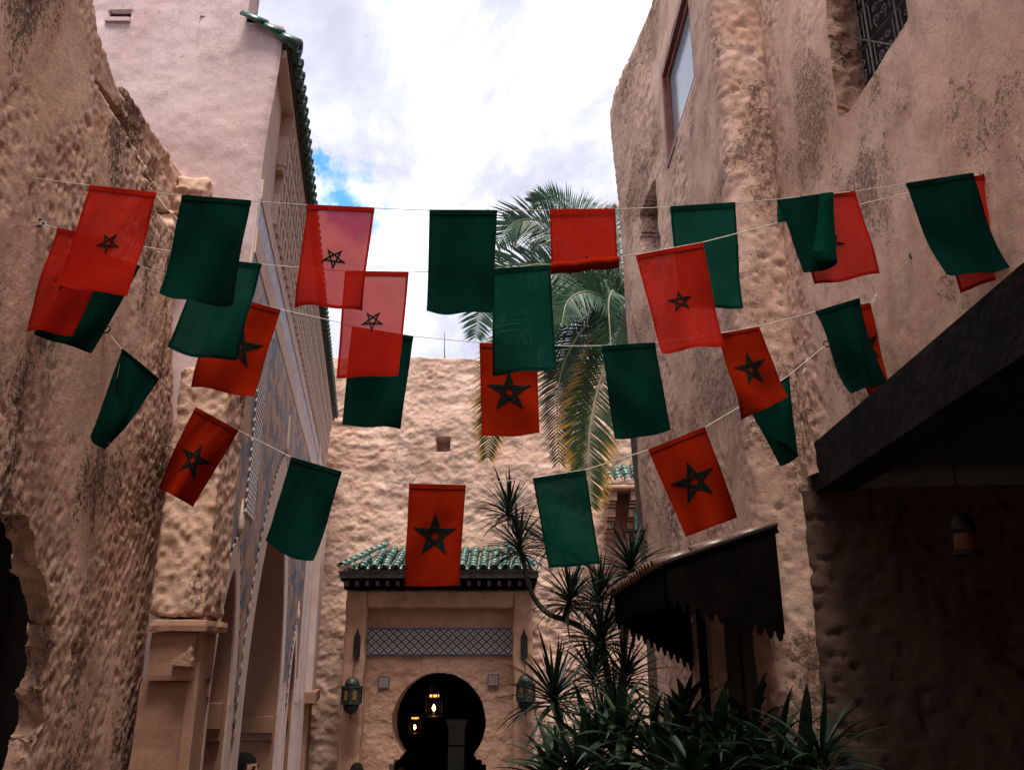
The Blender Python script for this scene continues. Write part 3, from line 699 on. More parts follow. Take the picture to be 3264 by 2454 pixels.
# broken pier in front of the palace corner
def pier():
    root = thing('broken_pier', (-1.9, 4.95, 0), 'rough broken pier with smooth capital below, between adobe wall and blue arcade', 'pier')
    P = rough_box_me('rough_block', -2.07, -1.76, 4.93, 5.3, ZC + 0.22, ZC + 1.72, 0.012, 0.009, 30, 0.025, 77)
    part('rough_block', P, M['left'], root, True)
    part('capital_ledge', rough_box_me('capital_ledge', -2.05, -1.72, 4.90, 5.28, ZC + 0.135, ZC + 0.20, 0.03, 0.006, 8, 0.012, 5), M['smooth'], root)
    part('capital_block', rough_box_me('capital_block', -2.05, -1.785, 4.945, 5.28, ZC - 0.13, ZC + 0.135, 0.03, 0.004, 6, 0.012, 6), M['smooth'], root)
    part('shaft', rough_box_me('shaft', -2.10, -1.80, 5.0, 5.28, 0, ZC - 0.13, 0.05, 0.010, 5, 0.015, 8), M['smooth'], root)
    def f(a, b, o): p = PY(a, b, 4.945); return Vector((p.x, 4.945 - o, p.z))
    zz = lambda x, y: (x / 2.0036, 1624 + y / 2.0036)
    poly = [zz(*p) for p in ((1105, 990), (1118, 960), (1160, 930), (1178, 912), (1205, 905), (1225, 885), (1235, 865), (1240, 900), (1236, 935), (1243, 960), (1238, 1000))]
    part('plaster_flake', prism_me('plaster_flake', poly, f, 0.045, -0.006), M['gate'], root)
pier()

# ---------------- right adobe building
rb = thing('adobe_building', (1.9, 5.2, 0), 'tall tan adobe building with battered buttress, windows and bracket on the right', 'building')
def right_far():
    path = [(2.05, 5.26), (1.86, 5.215), (1.74, 5.21), (1.64, 5.22), (1.57, 5.27), (1.55, 5.36), (1.575, 5.6), (1.60, 6.0), (1.60, 8.0), (1.60, 9.86), (1.64, 9.96), (1.74, 10.0), (2.6, 10.02), (5.5, 10.1)]
    pts = []
    for i in range(len(path) - 1):
        a, b = np.array(path[i]), np.array(path[i + 1]); L = np.linalg.norm(b - a); n = max(1, int(L / (0.018 if i < 10 else 0.05)))
        for k in range(n): pts.append(a + (b - a) * k / n)
    pts.append(np.array(path[-1])); pts = np.array(pts)
    for _ in range(3): pts[1:-1] = 0.25 * pts[:-2] + 0.5 * pts[1:-1] + 0.25 * pts[2:]
    tg = np.gradient(pts, axis=0); tg /= np.linalg.norm(tg, axis=1, keepdims=True); nr = np.stack([-tg[:, 1], tg[:, 0]], -1)  # left of travel
    top = ZC + 7.16
    zs = np.concatenate([np.linspace(0, 1.2, 10)[:-1], np.arange(1.2, top + 0.001, 0.02)])
    X = np.repeat(pts[:, 0][:, None], len(zs), 1); Y = np.repeat(pts[:, 1][:, None], len(zs), 1); Z = np.repeat(zs[None], len(pts), 0)
    q = np.stack([X, Y, Z], -1)
    D = 0.06 * fbm(q * np.array([0.9, 0.9, 0.5]), 2, 61) + 0.018 * fbm(q * np.array([3, 3, 1.2]), 3, 62)
    rz = sstep(fbm(q * np.array([1.6, 1.6, 0.8]), 3, 63), -0.10, 0.2)
    step = np.exp(-((Y - 5.28) / 0.20) ** 2) * (X < 1.95)
    rz = np.clip(rz + 0.9 * step, 0, 1.3)
    D += (0.001 + 0.006 * rz) * 2 * fbm(q * np.array([32, 15, 22.0]), 3, 64, 0.62)
    D -= 0.08 * np.clip(fbm(q * np.array([30, 14, 16.0]), 3, 65) - 0.2, 0, 1) * (0.1 + 0.5 * rz)
    # window recess
    win = (Y > 6.05) & (Y < 7.42) & (Z > ZC + 4.76) & (Z < ZC + 5.86) & (X < 1.8)
    D = np.where(win, -0.11, D)
    nzz = 0.10 * fbm(q * 5, 3, 66); slot = (Y + nzz > 8.0) & (Y + nzz < 8.75) & (Z + nzz > ZC + 4.15) & (Z + nzz < ZC + 4.95) & (X < 1.8)
    D = np.where(slot, -0.30, D)
    door = (Y > 5.75) & (Y < 6.85) & (Z < ZC + 0.35) & (X < 1.8); D = np.where(door, -0.12, D)
    # normal points toward the courtyard: path runs away from camera with the court on its left
    bat = -0.034 * np.clip(Z - ZC, 0, 8) * sstep(Y, 7.5, 9.7)
    P = np.stack([X + nr[:, 0][:, None] * D + bat, Y + nr[:, 1][:, None] * D, Z + (0.03 * vnoise(q * 3, 67)) * (Z > top - 0.01)], -1)
    cap = P[:, -1:, :].copy(); cap[..., 0] -= nr[:, 0][:, None] * 0.5; cap[..., 1] -= nr[:, 1][:, None] * 0.5
    part('far_wall', grid_me('far_wall', np.concatenate([P, cap], 1)), M['right_far'], rb)
right_far()
def right_near():
    yy = np.concatenate([np.linspace(-12, 2.0, 60)[:-1], np.arange(2.0, 5.32, 0.0125)])
    xs = np.interp(yy, [-12, 2.0, 2.6, 3.3, 4.2, 4.8, 5.0, 5.15, 5.32], [2.45, 2.24, 2.21, 2.16, 2.01, 1.915, 1.885, 1.87, 1.87])
    zs = np.arange(ZC + 1.08, ZC + 7.2, 0.0135)
    Y = np.repeat(yy[:, None], len(zs), 1); X = np.repeat(xs[:, None], len(zs), 1); Z = np.repeat(zs[None], len(yy), 0)
    q = np.stack([X * 0, Y, Z], -1)
    D = 0.07 * fbm(q * np.array([1, 0.9, 0.5]), 2, 71) + 0.018 * fbm(q * np.array([1, 3, 1.4]), 3, 72)
    rz = sstep(fbm(q * np.array([1, 1.5, 0.8]), 3, 73), 0.02, 0.26)
    D += (0.0008 + 0.005 * rz) * 2 * fbm(q * np.array([1, 40, 24.0]), 2, 74, 0.62)
    D -= 0.07 * np.clip(fbm(q * np.array([1, 30, 15.0]), 3, 75) - 0.22, 0, 1) * (0.1 + rz)
    nz = 0.02 * fbm(q * 6, 3, 77)
    def onwall(px, py):
        d = ray(px, py); y = 3.8
        for _ in range(30): y = 0.5 * y + 0.5 * d.y * np.interp(y, yy, xs) / d.x
        return (y, ZC + d.z * y / d.y)
    op = [onwall(*p) for p in ((2612, -150), (2630, 40), (2648, 200), (2668, 372), (2694, 366), (2760, 268), (2830, 160), (2893, 58), (2880, -30), (2860, -150))]
    Y, Z, kf, rim = snap_hole(Y, Z, op)
    X = np.repeat(xs[:, None], len(zs), 1)
    P = np.stack([np.interp(Y, yy, xs) - D, Y, Z], -1)
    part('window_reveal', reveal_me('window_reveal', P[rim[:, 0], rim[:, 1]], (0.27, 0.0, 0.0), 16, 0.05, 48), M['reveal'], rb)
    part('near_wall', grid_me('near_wall', P, kf), M['right'], rb)
right_near()
# lower wall beneath the overhang, running back to the right
def right_low():
    xs = np.concatenate([np.arange(1.78, 4.2, 0.02), np.linspace(4.2, 7, 20)]); zs = np.arange(0, ZC + 1.0, 0.02)
    X = np.repeat(xs[:, None], len(zs), 1); Z = np.repeat(zs[None], len(xs), 0); Yb = 5.19 - 0.18 * (X - 1.78)
    q = np.stack([X, X * 0, Z], -1)
    D = 0.05 * fbm(q * np.array([1, 1, 0.6]), 3, 81) + 0.02 * fbm(q * np.array([4, 1, 2.5]), 3, 82) + 0.018 * fbm(q * np.array([13, 1, 11.0]), 4, 83, 0.6) - 0.1 * np.clip(fbm(q * np.array([18, 1, 16.0]), 3, 84) - 0.2, 0, 1)
    D -= 0.10 * (1 - sstep(X, 1.78, 1.86)) ** 2
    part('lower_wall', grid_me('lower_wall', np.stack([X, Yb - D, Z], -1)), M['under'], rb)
right_low()
ov = thing('overhang', (1.8, 4.0, ZC + 0.98), 'dark heavy beam and ceiling jutting out over the shaded passage on the right', 'overhang')
bm = bmesh.new()
fx = lambda y: np.interp(y, [-3, 2.6, 5.25], [1.70, 1.735, 1.90])
v_ = []
for y in (-3.0, 2.6, 5.24):
    for z in (0.975, 1.27): v_ += [(fx(y), y, ZC + z), (fx(y) + 0.22, y, ZC + z)]
fs = []
for i in (0, 4): fs += [(i, i + 4, i + 6, i + 2), (i + 1, i + 3, i + 7, i + 5), (i, i + 1, i + 5, i + 4), (i + 2, i + 6, i + 7, i + 3)]
fs += [(0, 2, 3, 1), (8, 9, 11, 10)]
part('beam', pyd('beam', v_, fs), M['beam'], ov)
part('ceiling', box_me('ceiling', 1.93, 7.0, -3, 5.6, ZC + 1.06, ZC + 1.2), M['beam'], ov)
part('unseen_side_wall', box_me('unseen_side_wall', 6.9, 7.1, -3, 5.2, 0, ZC + 1.06), M['under'], ov)  # unseen side and end walls, added to keep the passage dark
part('unseen_end_wall', box_me('unseen_end_wall', 2.0, 6.9, -3.2, -3.0, 0, ZC + 1.06), M['under'], ov)

# window on the far wall
def side_window():
    X = 1.6
    fr = bmesh.new(); y0, y1, z0, z1 = 6.03, 7.44, ZC + 4.74, ZC + 5.88
    for (a, b, c, d) in ((y0, y1, z0, z0 + 0.06), (y0, y1, z1 - 0.06, z1), (y0, y0 + 0.06, z0 + 0.06, z1 - 0.06), (y1 - 0.06, y1, z0 + 0.06, z1 - 0.06)): add_box(fr, X - 0.015, X + 0.12, a, b, c, d)
    f = part('window', bm_mesh('window_frame', fr), M['red_frame'], rb)
    fr = bmesh.new(); y0 += 0.062; y1 -= 0.062; z0 += 0.062; z1 -= 0.062
    for (a, b, c, d) in ((y0, y1, z0, z0 + 0.05), (y0, y1, z1 - 0.05, z1), (y0, y0 + 0.05, z0 + 0.05, z1 - 0.05), (y1 - 0.05, y1, z0 + 0.05, z1 - 0.05)): add_box(fr, X + 0.03, X + 0.115, a, b, c, d)
    part('sash', bm_mesh('sash', fr), M['red_frame'], f)
    part('pane', box_me('pane', X + 0.06, X + 0.075, y0 + 0.04, y1 - 0.04, z0 + 0.04, z1 - 0.04), M['glass'], f)
side_window()
def grille():
    X = 2.27; bm = bmesh.new(); y0, y1, z0, z1 = 3.0, 4.50, ZC + 3.05, ZC + 5.2
    def slope(y): return np.interp(y, [2.0, 2.6, 3.3, 4.2, 4.8], [2.24, 2.21, 2.16, 2.01, 1.915]) + 0.17
    part('grille_backing', pyd('grille_backing', [(slope(y) + 0.035, y, z) for y in (y0, 3.3, 4.2, y1) for z in (z0, z1)], [(0, 2, 3, 1), (2, 4, 5, 3), (4, 6, 7, 5)]), M['dark'], rb)
    S = 0.26
    def g(y, z): return Vector((slope(y), y, z))
    n = 0
    for i in range(0, 7):
        for j in range(0, 9):
            cy, cz = y1 - 0.04 - S * i, z0 + S * j
            if cy - S < y0 or cz + S > z1: continue
            add_tube(bm, [g(cy, cz), g(cy, cz + S)], 0.007, 4, False)
            add_tube(bm, [g(cy, cz), g(cy - S, cz)], 0.004, 4, False)
            # S scrolls and Z hooks between the bars
            for sx, sz in ((1, 1), (-1, 1), (1, -1), (-1, -1)):
                c0 = (cy - S * 0.5 + sx * S * 0.15, cz + S * 0.5 + sz * S * 0.13); pts = []
                for k in range(12):
                    an = k / 11 * 2.6 * math.pi; r = S * 0.115 * (1 - k / 13)
                    pts.append(g(c0[0] - sx * r * math.cos(an), c0[1] + sz * r * math.sin(an)))
                add_tube(bm, pts, 0.005, 4, False)
            for sx in (1, -1):
                a = cy - S * 0.5 + sx * S * 0.36
                add_tube(bm, [g(a + sx * S * 0.1, cz + S * 0.95), g(a, cz + S * 0.9), g(a, cz + S * 0.2), g(a - sx * S * 0.13, cz + S * 0.28), g(a - sx * S * 0.2, cz + S * 0.1)], 0.0045, 4, False)
            # the diagonal that crosses the panel
            add_tube(bm, [g(cy, cz + S), g(cy - S, cz)], 0.006, 4, False) if (i + j) % 2 == 0 else None
    o = part('iron_grille', bm_mesh('iron_grille', bm), M['grille'], rb)
grille()
def door():
    d = thing('door', (1.72, 6.3, 0), 'dark brown panelled door under the wooden awning on the right wall', 'door')
    part('door_leaf', box_me('door_leaf', 1.66, 1.72, 5.78, 6.82, 0.02, ZC + 0.30), M['door'], d)
    for y in (5.86, 6.34):
        for z in (0.2, 1.15, 2.1): part('panel', box_me('panel', 1.645, 1.662, y, y + 0.38, z, z + 0.8, 0.01), M['door'], d)
door()

# wooden awning with toothed valances
def awning():
    a = thing('awning', (1.6, 5.06, ZC + 0.73), 'black wooden lean-to awning with toothed valance on the right wall', 'awning')
    XO, YN, YF = 0.905, 5.06, 7.66; ZI, ZO = ZC + 0.745, ZC + 0.52; XI = 1.60
    sl = Vector((XO - XI, 0, ZO - ZI)).normalized(); up = Vector((-sl.z, 0, sl.x)); up = up if up.z > 0 else -up
    A = [Vector((XI, YN, ZI)), Vector((XO, YN, ZO)), Vector((XO, YF, ZO)), Vector((XI, YF, ZI))]; B = [p - up * 0.035 for p in A]
    part('roof_board', pyd('roof_board', A + B, [(0, 1, 2, 3), (7, 6, 5, 4), (0, 4, 5, 1), (1, 5, 6, 2), (2, 6, 7, 3), (3, 7, 4, 0)]), M['wood'], a)
    def toothed(p, q, n, depth0, depth1, tooth):
        """board hanging from line p-q with a pointed fringe; returns list of lower outline parameters"""
        pts = []
        for k in range(n):
            for s, e in ((0.0, 0.0), (0.16, 0.05), (0.24, 0.55), (0.34, 0.85), (0.5, 1.0), (0.66, 0.85), (0.76, 0.55), (0.84, 0.05)):
                t = (k + s) / n; pts.append((t, depth0 + (depth1 - depth0) * t + tooth * e))
        pts.append((1.0, depth1)); return pts
    def board(name, p, q, prof, thick):
        d = (q - p); nrm = Vector((d.y, -d.x, 0)).normalized() * thick
        bm = bmesh.new(); cols = []
        for t, dep in prof:
            x = p + d * t; cols.append([bm.verts.new(x), bm.verts.new(x - Vector((0, 0, dep))), bm.verts.new(x + nrm), bm.verts.new(x + nrm - Vector((0, 0, dep)))])
        for i in range(len(cols) - 1):
            u, v = cols[i], cols[i + 1]
            for f in ((u[0], u[1], v[1], v[0]), (u[2], v[2], v[3], u[3]), (u[1], u[3], v[3], v[1]), (u[0], v[0], v[2], u[2])): bm.faces.new(f)
        for c in (cols[0], cols[-1]): bm.faces.new((c[0], c[1], c[3], c[2]))
        part(name, bm_mesh(name, bm), M['wood'], a)
    down = Vector((0, 0, -0.036))
    board('outer_valance', Vector((XO, YN + 0.03, ZO - 0.036)), Vector((XO, YF - 0.03, ZO - 0.036)), toothed(0, 0, 26, 0.13, 0.13, 0.085), 0.02)
    # cheeks at both ends, lower edge falling towards the wall
    board('near_cheek', Vector((XO + 0.01, YN, ZO - 0.04)), Vector((XI - 0.02, YN, ZI - 0.04)), toothed(0, 0, 12, 0.16, 0.58, 0.05), 0.02)
    board('far_cheek', Vector((XO + 0.01, YF, ZO - 0.04)), Vector((XI - 0.02, YF, ZI - 0.04)), toothed(0, 0, 12, 0.18, 0.78, 0.06), 0.02)
    part('soffit', box_me('soffit', XO + 0.03, XI - 0.01, YN + 0.03, YF - 0.03, ZO - 0.075, ZO - 0.055), M['wood'], a)
    part('post', box_me('post', 1.50, 1.56, 7.0, 7.06, 0.3, ZO - 0.06), M['wood'], a)
    me = half_tile('awning_tile', 0.30, 0.045, 0.052, 0.010); me.materials.append(M['tile3'])
    y = YN + 0.05
    dv, zx = sl, up; xx = dv.cross(zx)
    while y < YF:
        for k in range(3): place('awning_tile', me, a, Vector((XI, y, ZI)) + sl * (0.245 * k) + up * (0.004 + 0.006 * (2 - k) * 0), xx, dv, zx, 0.05)
        y += 0.125
    part('edge_trim', tube_me('edge_trim', [A[0] + up * 0.012 - Vector((0, 0.02, 0)), A[1] + up * 0.012 - Vector((0, 0.02, 0))], 0.014, 6), M['door'], a)
awning()

# iron bracket on the corner of the right building
def bracket():
    b = thing('iron_bracket', (1.6, 9.7, ZC + 1.0), 'black wrought iron scroll bracket at the corner of the right adobe building', 'bracket')
    Y = 9.72; p = lambda x, y: PY(x, y, Y)
    part('upright', tube_me('upright', [p(2076, 1668), p(2078, 1700), p(2084, 1790)], 0.016, 6), M['iron'], b)
    part('arm', tube_me('arm', [p(1992, 1692), p(2078, 1690)], 0.014, 6), M['iron'], b)
    part('strut', tube_me('strut', catmull([p(2005, 1697), p(2020, 1712), p(2052, 1722), p(2072, 1742), p(2082, 1775)], 14), 0.012, 6), M['iron'], b)
    for (cx, cy, r, sg) in ((2012, 1700, 8, 1), (2028, 1700, 7, -1), (2070, 1702, 9, 1), (2066, 1745, 8, -1), (2068, 1758, 7, 1)):
        pts = [p(cx + sg * r * (1 - k / 16) * math.cos(k * 0.55), cy - r * (1 - k / 16) * math.sin(k * 0.55)) for k in range(14)]
        part('scroll', tube_me('scroll', pts, 0.008, 5), M['iron'], b)
bracket()

# ---------------- back wall
YB = 16.2
def back_wall():
    root = thing('courtyard_wall', (0, YB, 0), 'tall lumpy tan stucco wall closing the courtyard behind the gateway', 'wall')
    xs = np.arange(-4.6, 6.0, 0.027); zs = np.arange(0, ZC + 5.87, 0.027)
    X = np.repeat(xs[:, None], len(zs), 1); Z = np.repeat(zs[None], len(xs), 0); q = np.stack([X, X * 0, Z], -1)
    top = 0.05 * fbm(np.stack([xs * 2, xs * 0, xs * 0], -1), 3, 91) - 0.02 * (xs + 3.6) * 0.5 + 0.0
    D = 0.12 * fbm(q * np.array([0.7, 1, 0.7]), 3, 92) + 0.020 * fbm(q * np.array([2.6, 1, 3.4]), 4, 93, 0.55) + 0.016 * fbm(q * np.array([6, 1, 8]), 4, 94, 0.7)
    # trowelled scallops
    D -= 0.050 * np.abs(fbm(q * np.array([2.8, 1, 4.2]), 5, 95, 0.62)) 
    a = PY(1390, 1440, YB); b = PY(1434, 1397, YB); hole = (X > a.x) & (X < b.x) & (Z > a.z) & (Z < b.z); D = np.where(hole, -0.35, D)
    P = np.stack([X, YB - D, Z + top[:, None] * sstep(Z, ZC + 4.5, ZC + 5.87)], -1)
    kf = ~((X[:-1, :-1] > -2.2) & (X[:-1, :-1] < -0.3) & (Z[:-1, :-1] < ZC - 0.1))
    cap = P[:, -1:, :].copy(); cap[..., 1] += 0.6; kf = np.concatenate([kf, np.ones((kf.shape[0], 1), bool)], 1)
    part('wall_face', grid_me('back_wall_face', np.concatenate([P, cap], 1), kf), M['back'], root)
    part('wall_core', box_me('wall_core', -4.6, 6.0, YB + 0.55, YB + 0.7, ZC + 0.7, ZC + 5.75), M['back'], root)
back_wall()
an = link('antenna', tube_me('antenna', [PY(1417, 1142, 16.5), PY(1417, 1060, 16.5)], [0.012, 0.006], 5), M['iron']); tag(an, 'thin metal rod standing on top of the back courtyard wall', 'rod')

lane = link('sky_cut_wall', rough_box_me('sky_cut_wall', -4.5, 4.5, -12.6, -12.0, 0, 8.5, 0.25, 0.03, 2, 0.05, 5), M['left']); tag(lane, 'unseen adobe wall added behind the viewer to cut low sky light', 'wall')  # unseen, added with the longer side walls to darken low surfaces

# ---------------- gateway
gt = thing('gateway', (-1.27, 15.1, 0), 'tan plaster gateway with horseshoe arch, tile frieze and green tiled roof', 'gateway')
def gateway():
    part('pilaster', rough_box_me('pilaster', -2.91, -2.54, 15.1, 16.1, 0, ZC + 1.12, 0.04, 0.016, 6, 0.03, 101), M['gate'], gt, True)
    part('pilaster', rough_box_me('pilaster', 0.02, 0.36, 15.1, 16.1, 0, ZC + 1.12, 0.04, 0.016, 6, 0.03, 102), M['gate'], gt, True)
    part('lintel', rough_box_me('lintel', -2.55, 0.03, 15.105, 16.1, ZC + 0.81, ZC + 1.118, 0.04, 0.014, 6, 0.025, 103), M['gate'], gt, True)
    # front panel with the horseshoe opening
    cx, cz, rr = -1.25, ZC - 1.06, 0.80; arc = []
    a0 = R(-40)
    for k in range(49):
        an_ = a0 + (math.pi - 2 * a0) * k / 48; jit = 1 + 0.012 * (random.random() - 0.5)
        arc.append((cx + rr * math.cos(an_) * jit, cz + rr * math.sin(an_) * jit * 1.0))
    # right side first: angle -40 deg .. 220 deg (left)
    xr, xl = cx + 0.815, cx - 0.815; zk = arc[0][1]
    right = [(xr, 0), (xr, zk - 0.14), (xr - 0.07, zk - 0.14), (xr - 0.08, zk - 0.07), (arc[0][0] + 0.04, zk - 0.065)]
    left = [(2 * cx - x, z) for x, z in right[::-1]]
    poly = [(-2.56, 0)] + [(-2.56, ZC + 0.83), (0.04, ZC + 0.83), (0.04, 0)] + right + arc + left
    f = lambda a, b, o: Vector((a, 15.32 + o, b))
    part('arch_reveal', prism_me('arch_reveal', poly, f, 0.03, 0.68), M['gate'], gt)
    gx = np.arange(-2.56, 0.045, 0.015); gz = np.concatenate([np.arange(0, 1.0, 0.05), np.arange(1.0, ZC + 0.835, 0.015)])
    GX = np.repeat(gx[:, None], len(gz), 1); GZ = np.repeat(gz[None], len(gx), 0); q = np.stack([GX, GX * 0, GZ], -1)
    D = 0.020 * fbm(q * np.array([2.2, 1, 2.6]), 3, 111) + 0.016 * fbm(q * np.array([6, 1, 8.0]), 4, 112, 0.62) - 0.022 * np.abs(fbm(q * np.array([3.2, 1, 5.0]), 4, 113, 0.6))
    hp = [(x, z) for x, z in right + arc + left]; cxm = (GX[:-1, :-1] + GX[1:, 1:]) / 2; czm = (GZ[:-1, :-1] + GZ[1:, 1:]) / 2
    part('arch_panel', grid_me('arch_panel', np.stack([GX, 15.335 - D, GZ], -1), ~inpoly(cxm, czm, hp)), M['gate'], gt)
    # frieze of square tiles: 17 x 3
    bm = bmesh.new(); add_box(bm, -0.0735, 0.0735, 0, 0.02, -0.067, 0.067); me = bm_mesh('frieze_tile', bm); me.materials.append(M['zellige'])
    for i in range(17):
        for j in range(3):
            o = bpy.data.objects.new('frieze_tile', me); C.objects.link(o); o.location = (-2.535 + 0.0747 + 0.1494 * i, 15.306 + random.uniform(-0.001, 0.001), ZC + 0.045 + 0.0675 + 0.1365 * j); keep(o, gt)
    for z0, z1 in ((ZC + 0.022, ZC + 0.042), (ZC + 0.456, ZC + 0.476)): part('frieze_border', box_me('frieze_border', -2.536, 0.012, 15.300, 15.335, z0, z1), simple_get('blue_edge', (0.03, 0.075, 0.15)), gt)
    me = box_me('painted_tile', -0.098, 0.098, 0, 0.02, -0.098, 0.098); me.materials.append(M['medallion'])
    for px, py in ((1223, 2174), (1572, 2167)):
        p = PY(px, py, 15.30); o = bpy.data.objects.new('painted_tile', me); C.objects.link(o); o.location = (p.x, 15.305, p.z); keep(o, gt)
    # eaves boards and bracket ends
    part('eaves_board', box_me('eaves_board', -2.99, 0.46, 14.74, 14.80, ZC + 1.29, ZC + 1.385, 0.006), M['fascia'], gt)
    part('eaves_strip', box_me('eaves_strip', -3.0, 0.47, 14.715, 14.80, ZC + 1.387, ZC + 1.41), M['fascia'], gt)
    part('eaves_soffit', box_me('eaves_soffit', -2.97, 0.44, 14.80, 16.15, ZC + 1.25, ZC + 1.33), M['wood'], gt)
    part('eaves_beam', box_me('eaves_beam', -2.94, 0.40, 14.98, 15.3, ZC + 1.121, ZC + 1.248), M['wood'], gt)
    me = box_me('rafter_end', -0.028, 0.028, 14.80, 15.0, ZC + 1.17, ZC + 1.288, 0.004); me.materials.append(M['fascia'])
    for k in range(19):
        o = bpy.data.objects.new('rafter_end', me); C.objects.link(o); o.location = (-2.86 + 0.176 * k, 0, 0); keep(o, gt)
_cache = {}
def simple_get(n, c):
    if n not in _cache: _cache[n] = simple(n, c, 0.5)
    return _cache[n]
gateway()
def gate_roof():
    ye, ze, yr, zr = 14.72, ZC + 1.43, 15.98, ZC + 1.90
    sl = Vector((0, ye - yr, ze - zr)); L = sl.length; sl.normalize(); up = Vector((0, -sl.z, sl.y)); up = up if up.z > 0 else -up
    xx = sl.cross(up); x0, x1 = -2.93, 0.42; hip = 0.50
    A = [Vector((x0, ye, ze - 0.02)), Vector((x1, ye, ze - 0.02)), Vector((x1 - hip, yr, zr - 0.02)), Vector((x0 + hip, yr, zr - 0.02)), Vector((x0, 16.2, ze - 0.02)), Vector((x1, 16.2, ze - 0.02))]
    part('roof_bed', pyd('roof_bed', A, [(0, 1, 2, 3), (0, 3, 4), (1, 5, 2)]), M['mortar'], gt)
    # front edge mortar under the tiles
    part('mortar_edge', rough_box_me('mortar_edge', x0 + 0.02, x1 - 0.02, ye + 0.02, ye + 0.12, ZC + 1.41, ze + 0.01, 0.05, 0.012, 7, 0.01, 9), M['mortar'], gt)
    me = half_tile('roof_tile', 0.215, 0.066, 0.078, 0.014); me.materials.append(M['tile'])
    pan = half_tile('pan_tile', 0.24, 0.060, 0.070, 0.012); pan.materials.append(M['tile'])
    n = 17; dx = (x1 - x0 - 0.30) / (n - 1); ex = 0.172
    for i in range(n):
        x = x0 + 0.15 + dx * i; rows = 8
        for k in range(rows):
            s = L - 0.215 + 0.045 - ex * k
            p = Vector((x, yr, zr)) + sl * s + up * (0.030 + 0.0)
            # keep inside the hips
            t = (p.z - ze) / (zr - ze); lim = hip * max(0, t)
            if p.x < x0 + lim + 0.02 or p.x > x1 - lim - 0.02 or s < -0.1: continue
            place('roof_tile', me, gt, p, xx, sl, up, 0.05)
        if i < n - 1:
            for k in range(1):
                p = Vector((x + dx / 2, yr, zr)) + sl * (L - 0.24 + 0.02 - 0.2 * k) + up * 0.075
                place('pan_tile', pan, gt, p, -xx, sl, -up, 0.03)
    # hip rows
    for sg, xa, xb in ((1, x0, x0 + hip), (-1, x1, x1 - hip)):
        a, b = Vector((xa - sg * 0.01, ye - 0.01, ze + 0.02)), Vector((xb, yr, zr + 0.05)); d = (a - b).normalized(); Lh = (a - b).length
        z_ = Vector((0, 0, 1)); x_ = d.cross(z_).normalized(); z2 = x_.cross(d)
        kk = int(Lh / 0.175) + 1
        for k in range(kk):
            place('hip_tile', me, gt, b + d * (Lh - 0.20 - 0.175 * k) + z2 * 0.035, x_, d, z2, 0.04)
    # ridge along the wall
    part('ridge_mortar', rough_box_me('ridge_mortar', x0 + hip, x1 - hip, yr - 0.05, 16.2, zr - 0.05, zr + 0.06, 0.06, 0.02, 5, 0.02, 12), M['mortar'], gt, True)
gate_roof()
def gate_room():
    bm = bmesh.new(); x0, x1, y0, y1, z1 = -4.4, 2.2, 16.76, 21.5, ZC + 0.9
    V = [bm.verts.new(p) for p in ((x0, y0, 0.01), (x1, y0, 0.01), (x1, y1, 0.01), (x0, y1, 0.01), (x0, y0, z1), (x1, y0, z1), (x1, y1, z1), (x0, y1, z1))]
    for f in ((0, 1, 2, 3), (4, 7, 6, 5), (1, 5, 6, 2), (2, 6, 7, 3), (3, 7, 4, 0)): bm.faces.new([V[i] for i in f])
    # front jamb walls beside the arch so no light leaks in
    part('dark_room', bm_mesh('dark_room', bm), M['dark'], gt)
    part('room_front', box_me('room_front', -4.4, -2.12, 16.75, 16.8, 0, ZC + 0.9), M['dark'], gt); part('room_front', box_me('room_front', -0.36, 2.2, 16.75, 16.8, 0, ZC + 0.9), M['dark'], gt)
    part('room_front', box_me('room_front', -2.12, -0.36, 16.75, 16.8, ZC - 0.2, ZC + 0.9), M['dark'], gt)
    for k in range(4): part('ceiling_beam', box_me('ceiling_beam', -3, 1, 17.0 + 0.9 * k, 17.12 + 0.9 * k, ZC - 0.05, ZC + 0.1), M['wood'], gt)
    # pale pillar inside
    a = PY(1430, 2300, 17.4); b = PY(1468, 2300, 17.4); c = PY(1482, 2300, 17.4)
    p = thing('pillar', (a.x, 17.4, 0), 'pale painted pillar with flared capital standing inside the dark gateway', 'pillar')
    part('shaft', box_me('shaft', a.x, c.x, 17.4, 17.7, 0, PY(1450, 2318, 17.4).z, 0.01), M['pillar'], p)
    top = PY(1450, 2292, 17.4).z; zb = PY(1450, 2318, 17.4).z
    part('capital', pyd('capital', [(a.x - 0.0, 17.38, zb), (c.x, 17.38, zb), (c.x + 0.06, 17.34, top), (a.x - 0.06, 17.34, top), (a.x, 17.7, zb), (c.x, 17.7, zb), (c.x + 0.06, 17.75, top), (a.x - 0.06, 17.75, top)], [(0, 1, 2, 3), (4, 7, 6, 5), (1, 5, 6, 2), (0, 3, 7, 4), (3, 2, 6, 7)]), M['pillar'], p)
    part('band', box_me('band', a.x - 0.015, c.x + 0.015, 17.385, 17.72, PY(1450, 2374, 17.4).z - 0.02, PY(1450, 2374, 17.4).z + 0.01), M['dark'], p)
gate_room()

